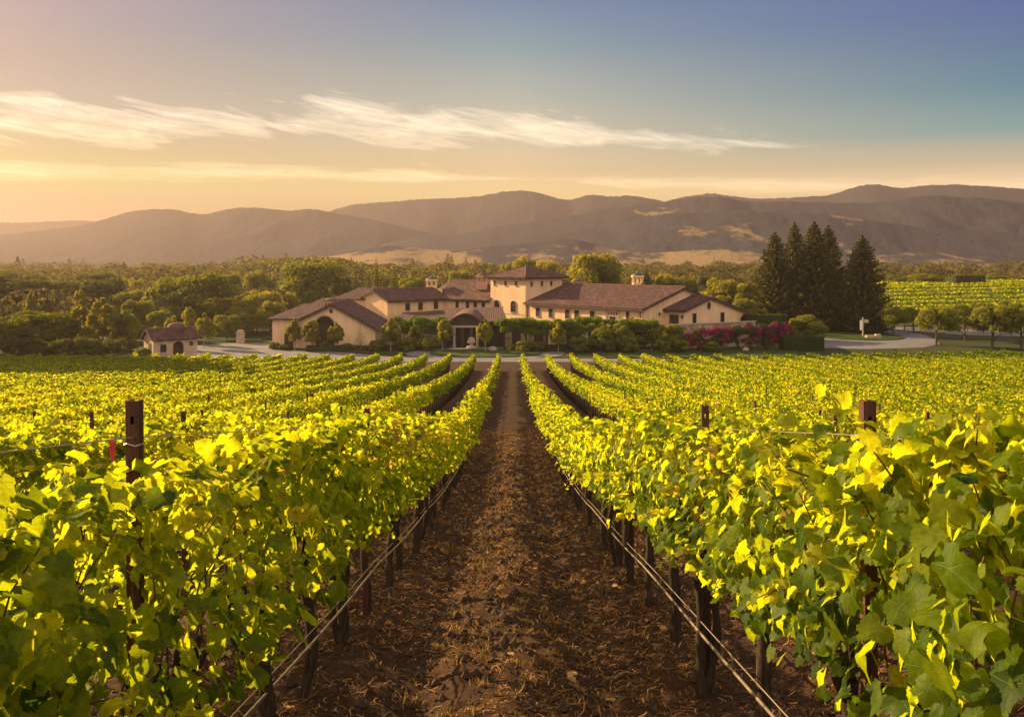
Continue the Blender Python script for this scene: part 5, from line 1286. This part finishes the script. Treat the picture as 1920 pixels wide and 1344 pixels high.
for a_ in [(585, 478, 146, 165, 'greenr', 'huge dense tree rising behind the left roofs of the winery'), (530, 545, 66, 150, 'lit', 'yellow-green tree left of the huge dense tree'), (506, 562, 60, 132, 'lit', 'low yellow-green tree beside the barn'),
           (665, 499, 34, 186, 'smallcon', 'first of four dark conifers behind the left wing'), (690, 503, 34, 190, 'smallcon', 'second of four dark conifers behind the left wing'), (705, 487, 36, 182, 'smallcon', 'tallest of the dark conifers behind the left wing'), (738, 494, 36, 184, 'smallcon', 'last of four dark conifers behind the left wing'),
           (770, 520, 60, 190, 'round', 'hazy round tree behind the left wing roof'), (640, 512, 46, 178, 'dark', 'dark tree right of the huge dense tree'), (860, 508, 46, 200, 'round', 'round tree behind the cream chimney'),
           (1113, 471, 104, 172, 'lit', 'big yellow-lit tree right of the tower'), (985, 477, 54, 196, 'lit', 'pale yellow tree peeping over the tower roof'), (1024, 485, 50, 205, 'lit', 'pale tree between the tower and the big yellow-lit tree'), (948, 490, 28, 198, 'lit', 'small bright treetop left of the tower roof'),
           (1250, 511, 50, 168, 'lit', 'yellow tree behind the ridge of the right wing'), (1207, 508, 34, 178, 'dark', 'small dark tree behind the ridge of the right wing'), (1290, 517, 46, 166, 'round', 'round tree behind the right gable peak'), (1322, 512, 40, 174, 'dark', 'dark tree behind the right gable peak'),
           (1358, 519, 84, 152, 'lit', 'wide yellow-green tree behind the far right gable'), (1404, 528, 60, 148, 'lit', 'yellow-green tree at the foot of the pines'), (1510, 590, 78, 124, 'bush', 'big round clipped bush between hedge and pines'), (1396, 560, 50, 138, 'round', 'green tree right of the far right gable')]:
    tree(*a_)
for a_ in [(1453, 434, 118, 143, 'conifer', 'leftmost tall pine of the group beside the winery'), (1490, 415, 92, 150, 'conifer', 'slender tall pine standing second in the group'), (1527, 414, 132, 141, 'conifer', 'tallest broad pine in the middle of the group'), (1553, 421, 108, 145, 'conifer', 'pine on the right edge of the tight group'), (1617, 440, 122, 138, 'conifer', 'pine standing apart to the right of the group')]:
    tree(*a_, group='tall pines right of the winery')
OR = 'orchard trees on the right'
for a_ in [(1676, 574, 62, 132, 'orchard', 'orchard tree nearest the lone pine'), (1712, 578, 54, 137, 'orchard', 'small orchard tree behind the rail fence'), (1757, 574, 78, 117, 'orchard', 'spreading orchard tree with a clear trunk beside the side road'), (1808, 572, 66, 124, 'orchard', 'orchard tree behind the brown bare soil'), (1862, 570, 84, 113, 'orchard', 'dark broad orchard tree near the right edge'), (1916, 572, 74, 112, 'orchard', 'orchard tree cut by the right edge of the picture'),
           (1842, 566, 54, 138, 'orchard', 'hazy orchard tree behind the dark broad one'), (1895, 566, 60, 136, 'orchard', 'back row orchard tree near the right edge'), (1775, 573, 44, 140, 'orchard', 'small back row orchard tree')]:
    tree(*a_, group=OR)
for a_ in [(1735, 512, 62, 255, 'lit', 'round yellow-lit tree above the far vineyard'), (1690, 516, 60, 262, 'round', 'dull green tree beside the pine above the far vineyard'), (1775, 522, 40, 262, 'dark', 'low dark tree left of the clipped square block'), (1868, 517, 44, 270, 'round', 'round tree right of the clipped square block'), (1905, 519, 44, 268, 'round', 'round tree on the horizon at the right edge')]:
    tree(*a_)
LT = 'trees crowding the left of the valley'
for a_ in [(12, 590, 110, 107, 'greenr', 'dark leafy tree at the lower left corner of the wood'), (75, 578, 128, 111, 'greenr', 'broad dark green tree behind the left end of the vines'), (152, 562, 58, 114, 'bigovate', 'narrow yellowish tree left of the gatehouse trees'), (193, 557, 88, 110, 'bigovate', 'tall pointed yellowish tree left of the gatehouse'), (232, 572, 72, 109.5, 'bigovate', 'lower leafy tree next to the gatehouse wall'), (121, 592, 52, 112, 'dark', 'dark low tree between the two front trees on the left'),
           (262, 562, 66, 128, 'round', 'leafy tree behind the gatehouse roof'), (300, 580, 50, 124, 'round', 'low green tree behind the gatehouse dome'), (38, 514, 150, 150, 'dark', 'big dark tree at the left edge of the wood'), (118, 521, 140, 152, 'dark', 'big dark tree second from the left edge'), (186, 521, 112, 150, 'dark', 'dark tree with a yellow rim behind the pointed tree'), (240, 545, 76, 145, 'round', 'green tree left of the hidden outbuilding'),
           (362, 507, 164, 141, 'greenr', 'very large dark tree behind the gatehouse, yellow on its left side'), (353, 574, 40, 119, 'young', 'young pointed tree right of the gatehouse'), (383, 590, 44, 113, 'young', 'bright yellow young tree with a bare trunk beside the drive'), (424, 590, 54, 124, 'round', 'dark bush-like tree left of the gate pillar'), (484, 543, 100, 136, 'lit', 'bright round tree left of the barn'), (455, 585, 50, 130, 'round', 'low tree behind the gate pillar'),
           (352, 503, 34, 176, 'smallcon', 'ragged conifer above the very large dark tree'), (380, 508, 22, 180, 'smallcon', 'thin conifer above the very large dark tree'), (430, 513, 56, 182, 'round', 'hazy round tree right of the very large dark tree'), (483, 508, 62, 176, 'round', 'tall hazy round tree left of the huge dense tree'), (182, 506, 86, 196, 'dark', 'dome-shaped dark tree standing above the wood'), (126, 519, 44, 200, 'smallcon', 'small dark conifer left of the dome-shaped tree'),
           (67, 517, 26, 196, 'smallcon', 'narrow pointed conifer above the left wood'), (95, 524, 34, 192, 'round', 'small tree between two conifers above the left wood'), (226, 523, 40, 198, 'round', 'small hazy tree right of the dome-shaped tree'), (257, 520, 42, 190, 'lit', 'pale round tree above the hidden outbuilding'), (10, 510, 50, 210, 'dark', 'dark hazy tree at the left edge of the picture'), (300, 536, 60, 176, 'round', 'pale tree beyond the hidden outbuilding'), (455, 545, 40, 186, 'round', 'small tree behind the wide grey roof'), (400, 548, 50, 160, 'dark', 'dark tree left of the wide grey roof'), (320, 590, 30, 112, 'bush', 'dark bush against the back of the gatehouse')]:
    tree(*a_, group=LT)
for a_ in [(58, 548, 36, 128, 'young', 'pale pointed tree rising out of the wood at the far left'), (150, 540, 34, 136, 'young', 'pale pointed tree left of the dark tree with the yellow rim'), (276, 548, 34, 134, 'young', 'pointed bright tree behind the gatehouse, left of the very large tree'), (408, 560, 46, 140, 'lit', 'small yellow-lit tree right of the very large dark tree'), (444, 556, 40, 150, 'young', 'pointed pale tree behind the gate pillar'), (540, 528, 44, 176, 'smallcon', 'grey-green conifer left of the huge dense tree'), (330, 512, 34, 182, 'smallcon', 'slim conifer on the horizon behind the gatehouse'), (210, 516, 30, 200, 'smallcon', 'slim conifer right of the dome-shaped tree'), (640, 498, 30, 190, 'smallcon', 'slim conifer right of the huge dense tree')]:
    tree(*a_, group=LT)

for X_t, d, w_, h_, lab in [(-60, 90, 12, 20, 'tall spreading tree beyond the left edge of the vineyard, second from the drive'), (-66.5, 99, 13, 22, 'tall spreading tree beyond the left edge of the vineyard, nearest the drive'), (-56.5, 79, 11, 15, 'tall spreading tree beyond the left edge of the vineyard, lowest on the slope'), (-73, 107, 14, 25, 'tall spreading tree far beyond the left edge of the vineyard')]:
    tree(957 + X_t * F / d, 488 + (EYE - h_ - gz(X_t, d)) * F / d, w_ * F / d, d, 'round', lab)
# small planting beds
for px, d, w_, top, lab in [(705, 108.3, 30, 636, 'low shrub between the thin conifer and the bright tree'), (760, 109.3, 34, 634, 'low shrub before the short pergola'), (806, 109.6, 34, 632, 'rounded shrub between the short pergola and the porch'), (985, 108.4, 34, 636, 'rounded shrub before the third doorway of the long pergola'), (1010, 108.8, 28, 640, 'small shrub left of the pale-trunked tree'), (1084, 108.4, 38, 628, 'tall rounded shrub right of the pale-trunked tree'), (1180, 107.8, 40, 628, 'rounded shrub at the foot of the clump by the right gable'), (1275, 107.8, 40, 634, 'dark shrub at the foot of the first bougainvillea'), (1335, 108, 34, 640, 'dark shrub at the foot of the second bougainvillea'), (268, 96.5, 30, 650, 'scrubby shrub at the left corner of the gatehouse')]:
    tree(px, top, w_, d, 'bush', lab, 'shrub')
for px, d, w_, top, lab in [(8, 100, 60, 628, 'dark undergrowth shrub at the left end of the vineyard edge'), (60, 101, 66, 632, 'dark undergrowth shrub under the broad dark green tree'), (118, 100.5, 58, 634, 'dark undergrowth shrub under the dark low tree'), (165, 101, 60, 630, 'dark undergrowth shrub under the narrow yellowish tree'), (214, 101.5, 56, 634, 'dark undergrowth shrub left of the gatehouse door'), (34, 118, 90, 606, 'shady thicket behind the broad dark green tree'), (140, 119, 90, 604, 'shady thicket behind the narrow yellowish tree'), (250, 120, 70, 606, 'shady thicket behind the gatehouse')]:
    tree(px, top, w_, d, 'darkbush', lab, 'shrub')
for px, d, w_, top, lab in [(515, 112, 24, 641, 'low flowering shrub at the far left corner of the barn'), (535, 111, 26, 645, 'low dark shrub in front of the annex door'), (611, 109.4, 30, 640, 'dark shrub under the barn arch'), (648, 109.6, 30, 643, 'dark shrub right of the barn arch'), (962, 109.4, 26, 645, 'low shrub under the left end of the long pergola'), (1090, 109.2, 30, 643, 'low shrub between the pale-trunked tree and the clump')]:
    tree(px, top, w_, d, 'bush', lab, 'shrub')

# ------------------------------------------------------------------ far woods and far vineyard
rs = np.random.RandomState(21)
NT_ = 1900
fy = 215 + 700 * rs.rand(NT_) ** 1.35; fx = (rs.rand(NT_) * 2 - 1) * .62 * fy
keep = ~((fx > 60) & (fy < 285) & (fx < 200)) & (fy > 215)
dense = rs.rand(NT_) < .9
fx, fy = fx[keep & dense], fy[keep & dense]
ex = rs.uniform(-118, -38, 110); ey = rs.uniform(140, 215, 110); kk_ = (np.abs(ex / ey) < .60) & ((957 + F * ex / ey) < 500) & ~((ey < 134) & (ex > -52)); fx = np.concatenate([fx, ex[kk_]]); fy = np.concatenate([fy, ey[kk_]]); nT = len(fx)
pxs = 957 + F * fx / fy
Ht = rs.uniform(5.0, 9.8, nT) * (1 + .3 * fbm(fx / 90, fy / 90, 3)); con = rs.rand(nT) < .10
boost = ((pxs > 455) & (pxs < 640)) * .22 + ((pxs > 1650)) * .0
Ht = Ht * (1 + boost); Ht = np.where(con, Ht * 1.28, Ht)
Ht = np.minimum(Ht, 14.5); Ht = np.where(fy < 215, np.minimum(Ht, 6.5), Ht)
Wt = np.where(con, Ht * .20, Ht * rs.uniform(.42, .78, nT))
def qfor(d): return int(np.clip(300 * (260 / d) ** .9, 50, 520))
cntq = np.array([qfor(d) for d in fy]); tot = cntq.sum(); k = np.repeat(np.arange(nT), cntq)
d3 = rs.randn(tot, 3); d3 /= np.linalg.norm(d3, axis=1, keepdims=True); d3[:, 2] = np.abs(d3[:, 2]) * np.where(rs.rand(tot) < .25, -.6, 1)
lump = 1 + .30 * fbm(d3[:, 0] * 2.2 + k * 3.7, d3[:, 1] * 2.2 + d3[:, 2] * 2 + k * 1.3, 2)
tz = np.clip(d3[:, 2], -1, 1); zz = Ht[k] * (.5 + .5 * tz * np.where(con[k], 1, 1))
rad = Wt[k] * lump * np.where(con[k], np.clip(1 - (zz / Ht[k]), .03, 1) * 2.2, 1)
dxy = d3[:, :2] / (np.linalg.norm(d3[:, :2], axis=1, keepdims=True) + 1e-6)
rr_ = np.where(con[k], 1, np.sqrt(np.clip(1 - tz ** 2, 0.02, 1)))
P = np.stack([fx[k] + dxy[:, 0] * rad * rr_, fy[k] + dxy[:, 1] * rad * rr_, zz], 1)
S_ = Wt[k] * 2.2 / np.sqrt(cntq[k]) * rs.uniform(.7, 1.5, tot) * 1.25
me = leafcloud('far_woodland', [QL], P, d3 * 1.2 + rs.randn(tot, 3) * .4, rs.randn(tot, 3), S_, np.clip(.25 * rs.rand(tot) + .45 * rs.rand(nT)[k] + .3 * (zz / Ht[k]) ** 2, 0, 1), rs)
me.materials.append(M['forest'])
tag(link('far_woodland', me), 'hazy woodland covering the valley floor behind the winery', 'woodland', kind='stuff')
# far vineyard on the rise
Pq, Nq, Tq, Sq, Rq = [], [], [], [], []
for r in range(11):
    y0 = 164 + r * 8.6; L0, L1 = 54 + r * 1.0, 215; n = 5200
    x = rs.uniform(L0, L1, n); h_ = rs.rand(n) ** .9; tp_ = rs.rand(n) < .42; wd_ = 1.1
    y = y0 + (x - 60) * .16 + np.where(tp_, rs.uniform(-1, 1, n) * wd_, -wd_ + .3 * rs.rand(n)); z = np.where(tp_, 2.0 + rs.normal(0, .1, n), .1 + 1.85 * h_) + .15 * fbm(x * .6, y * 0 + r * 7, 2)
    s_ = np.abs(x / y) < .62; x, y, z, tp_, h_ = x[s_], y[s_], z[s_], tp_[s_], h_[s_]; n = len(x)
    Pq.append(np.stack([x, y, z + gz_(x, y)], 1)); Nq.append(rs.randn(n, 3) * .35 + np.where(tp_[:, None], np.array([[0, 0, 1.0]]), np.array([[0, -1.0, .1]]))); Tq.append(rs.randn(n, 3)); Sq.append(rs.uniform(.3, .55, n)); Rq.append(np.clip(np.where(tp_, .55 + .3 * rs.rand(n), .02 + .25 * rs.rand(n) * h_), 0, .92))  # bright tops, dark near sides: light and shade painted into leaf tone
me = leafcloud('far_vineyard_rows', [QL], cat_(Pq), cat_(Nq), cat_(Tq), cat_(Sq), cat_(Rq), rs); me.materials.append(M['vine_far'])
tag(link('far_vineyard_rows', me), 'striped green vineyard on the rise behind the orchard', 'vineyard', kind='stuff')

# ------------------------------------------------------------------ hills
def hillmat(name, gold_lo, gold_hi, scale, forest=((.052, .054, .072), (.084, .084, .098)), gold=(.34, .24, .13)):  # bluish forest tone: haze tint painted into the hill surface
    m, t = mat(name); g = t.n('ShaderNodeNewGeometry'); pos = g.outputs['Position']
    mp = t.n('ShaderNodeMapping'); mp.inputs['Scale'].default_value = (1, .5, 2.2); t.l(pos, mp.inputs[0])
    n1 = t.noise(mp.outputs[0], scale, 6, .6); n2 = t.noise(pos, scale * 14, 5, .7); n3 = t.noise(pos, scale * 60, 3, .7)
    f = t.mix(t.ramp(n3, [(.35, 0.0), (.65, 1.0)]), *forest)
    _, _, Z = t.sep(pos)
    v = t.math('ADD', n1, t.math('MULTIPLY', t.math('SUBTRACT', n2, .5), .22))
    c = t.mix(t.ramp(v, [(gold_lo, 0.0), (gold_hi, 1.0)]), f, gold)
    out(t, principled(t, c, 1.0, .0, t.math('ADD', n2, n3), .7, 2.5)); return m
def ridge(name, label, d0, depth, prof, rough, matx, seed, floor=-6, nt=70, spur=.07, jag=1.2):
    px = np.arange(prof[0][0], prof[-1][0] + 1, 5.0); py = np.interp(px, [p[0] for p in prof], [p[1] for p in prof])
    kk = np.exp(-.5 * (np.arange(-5, 6) / 2.0) ** 2); kk /= kk.sum(); py = np.convolve(np.pad(py, 5, mode='edge'), kk, 'valid')
    t = np.linspace(0, 1.55, nt)                # 0 front foot, 1 ridge, >1 back slope
    Pg, Tg = np.meshgrid(px, t); Hr = EYE - (py - 488) * d0 / F
    dd = d0 - depth + depth * Tg; Xg = (Pg - 957) * dd / F
    s_ = np.clip(Tg, 0, 1); prf = s_ ** 1.15 * (1.0 - .0 * s_); back = np.clip(1 - (Tg - 1) / .55, 0, 1); prf = np.where(Tg > 1, back ** 1.3, prf)
    sp = fbm(Xg / (d0 * .075) + seed, dd / (d0 * .16) + seed * 2, 5, .55)
    fold = np.abs(fbm(Xg / (d0 * .05) + seed * 3, dd / (d0 * .13), 4, .5))
    env = np.clip(1 - np.abs(Tg - .55) / .55, 0, 1) ** .7
    Zg = floor + (Hr - floor)[None] * prf + (Hr - floor)[None] * env * (sp * spur - fold * spur * 1.3)
    Zg += jag * fbm(Pg * .9 + seed, Tg * 60, 2) * (d0 / 5000) * 3
    Zg = np.where(Tg <= .001, floor, Zg)
    ny_, nx_ = Xg.shape; idx = np.arange(ny_ * nx_).reshape(ny_, nx_)
    Fq = np.stack([idx[:-1, :-1], idx[:-1, 1:], idx[1:, 1:], idx[1:, :-1]], -1).reshape(-1, 4)
    me = np_mesh(name, np.stack([Xg, dd, Zg], -1).reshape(-1, 3), Fq, smooth=True)
    tag(link(name, me, matx), label, kind='structure')
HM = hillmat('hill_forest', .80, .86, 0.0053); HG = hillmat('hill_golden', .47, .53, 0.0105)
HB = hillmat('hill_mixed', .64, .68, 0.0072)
HF = hillmat('hill_far', .9, .95, .004, ((.050, .056, .075), (.075, .080, .100)))  # bluer again: distance haze painted into the far ridge
ridge('mountains', 'farthest blue-grey mountain ridge on the right', 2361, 546, [(1150, 400), (1230, 380), (1290, 366), (1340, 361), (1380, 366), (1420, 372), (1480, 370), (1560, 362), (1600, 350), (1640, 342), (1690, 350), (1750, 341), (1830, 345), (1930, 352), (2100, 365), (2300, 380)], 1, HF, 3)
ridge('mountains', 'central mountain ridge with the highest peak', 1889, 497, [(480, 450), (560, 420), (620, 392), (660, 380), (720, 375), (800, 372), (850, 371), (900, 366), (950, 356), (985, 354), (1020, 362), (1060, 376), (1110, 362), (1150, 366), (1190, 364), (1240, 374), (1300, 392), (1420, 430), (1500, 450)], 1, HM, 7)
ridge('mountains', 'low distant ridge at the left edge', 1889, 372, [(-500, 405), (-200, 418), (0, 414), (60, 416), (130, 411), (180, 412), (260, 440), (330, 460)], 1, HM, 9)
ridge('mountains', 'rounded hazy hills on the left under the sunset', 1392, 471, [(-500, 440), (-200, 442), (0, 440), (70, 432), (150, 422), (200, 408), (250, 394), (300, 389), (330, 392), (370, 402), (400, 396), (440, 386), (490, 388), (540, 394), (580, 390), (640, 400), (700, 410), (760, 425), (820, 440), (900, 455), (980, 470)], 1, HM, 12)
ridge('mountains', 'long dark hills rising to the right behind the pines', 1193, 347, [(560, 478), (640, 468), (720, 455), (800, 441), (850, 442), (900, 430), (980, 415), (1060, 404), (1120, 396), (1180, 384), (1240, 376), (1300, 368), (1350, 368), (1400, 378), (1480, 376), (1560, 378), (1640, 380), (1700, 368), (1760, 364), (1830, 368), (1920, 378), (2100, 386), (2400, 400)], 1, HB, 17)
ridge('hills', 'nearer wooded hill with golden clearings on the right', 919, 248, [(860, 482), (940, 458), (1000, 446), (1080, 432), (1140, 424), (1200, 405), (1260, 398), (1330, 397), (1400, 393), (1480, 396), (1560, 402), (1640, 412), (1720, 424), (1800, 430), (1900, 436), (2100, 430), (2300, 420)], 1, HB, 23)
ridge('hills', 'low golden grass hills behind the winery', 720, 186, [(560, 486), (640, 478), (700, 464), (740, 459), (790, 466), (860, 470), (920, 462), (1000, 455), (1060, 446), (1090, 448), (1140, 466), (1220, 474), (1300, 468), (1380, 468), (1460, 476), (1560, 482), (1640, 478), (1720, 472), (1800, 474), (1900, 480), (2000, 484), (2200, 480)], 1, HG, 29, spur=.07)

# ------------------------------------------------------------------ haze
HAZE_D = 0.00049
m, t = mat('haze_air'); pv = t.n('ShaderNodeVolumePrincipled'); pv.inputs['Density'].default_value = HAZE_D; pv.inputs['Color'].default_value = (.36, .295, .30, 1); pv.inputs['Anisotropy'].default_value = .49
o_ = t.n('ShaderNodeOutputMaterial'); t.l(pv.outputs[0], o_.inputs['Volume'])
mb = MB(); mb.box(-7500, 7500, -60, 7600, -8, 219)
tag(mb.build('haze', m), 'warm evening haze lying over the valley', 'haze', kind='stuff')
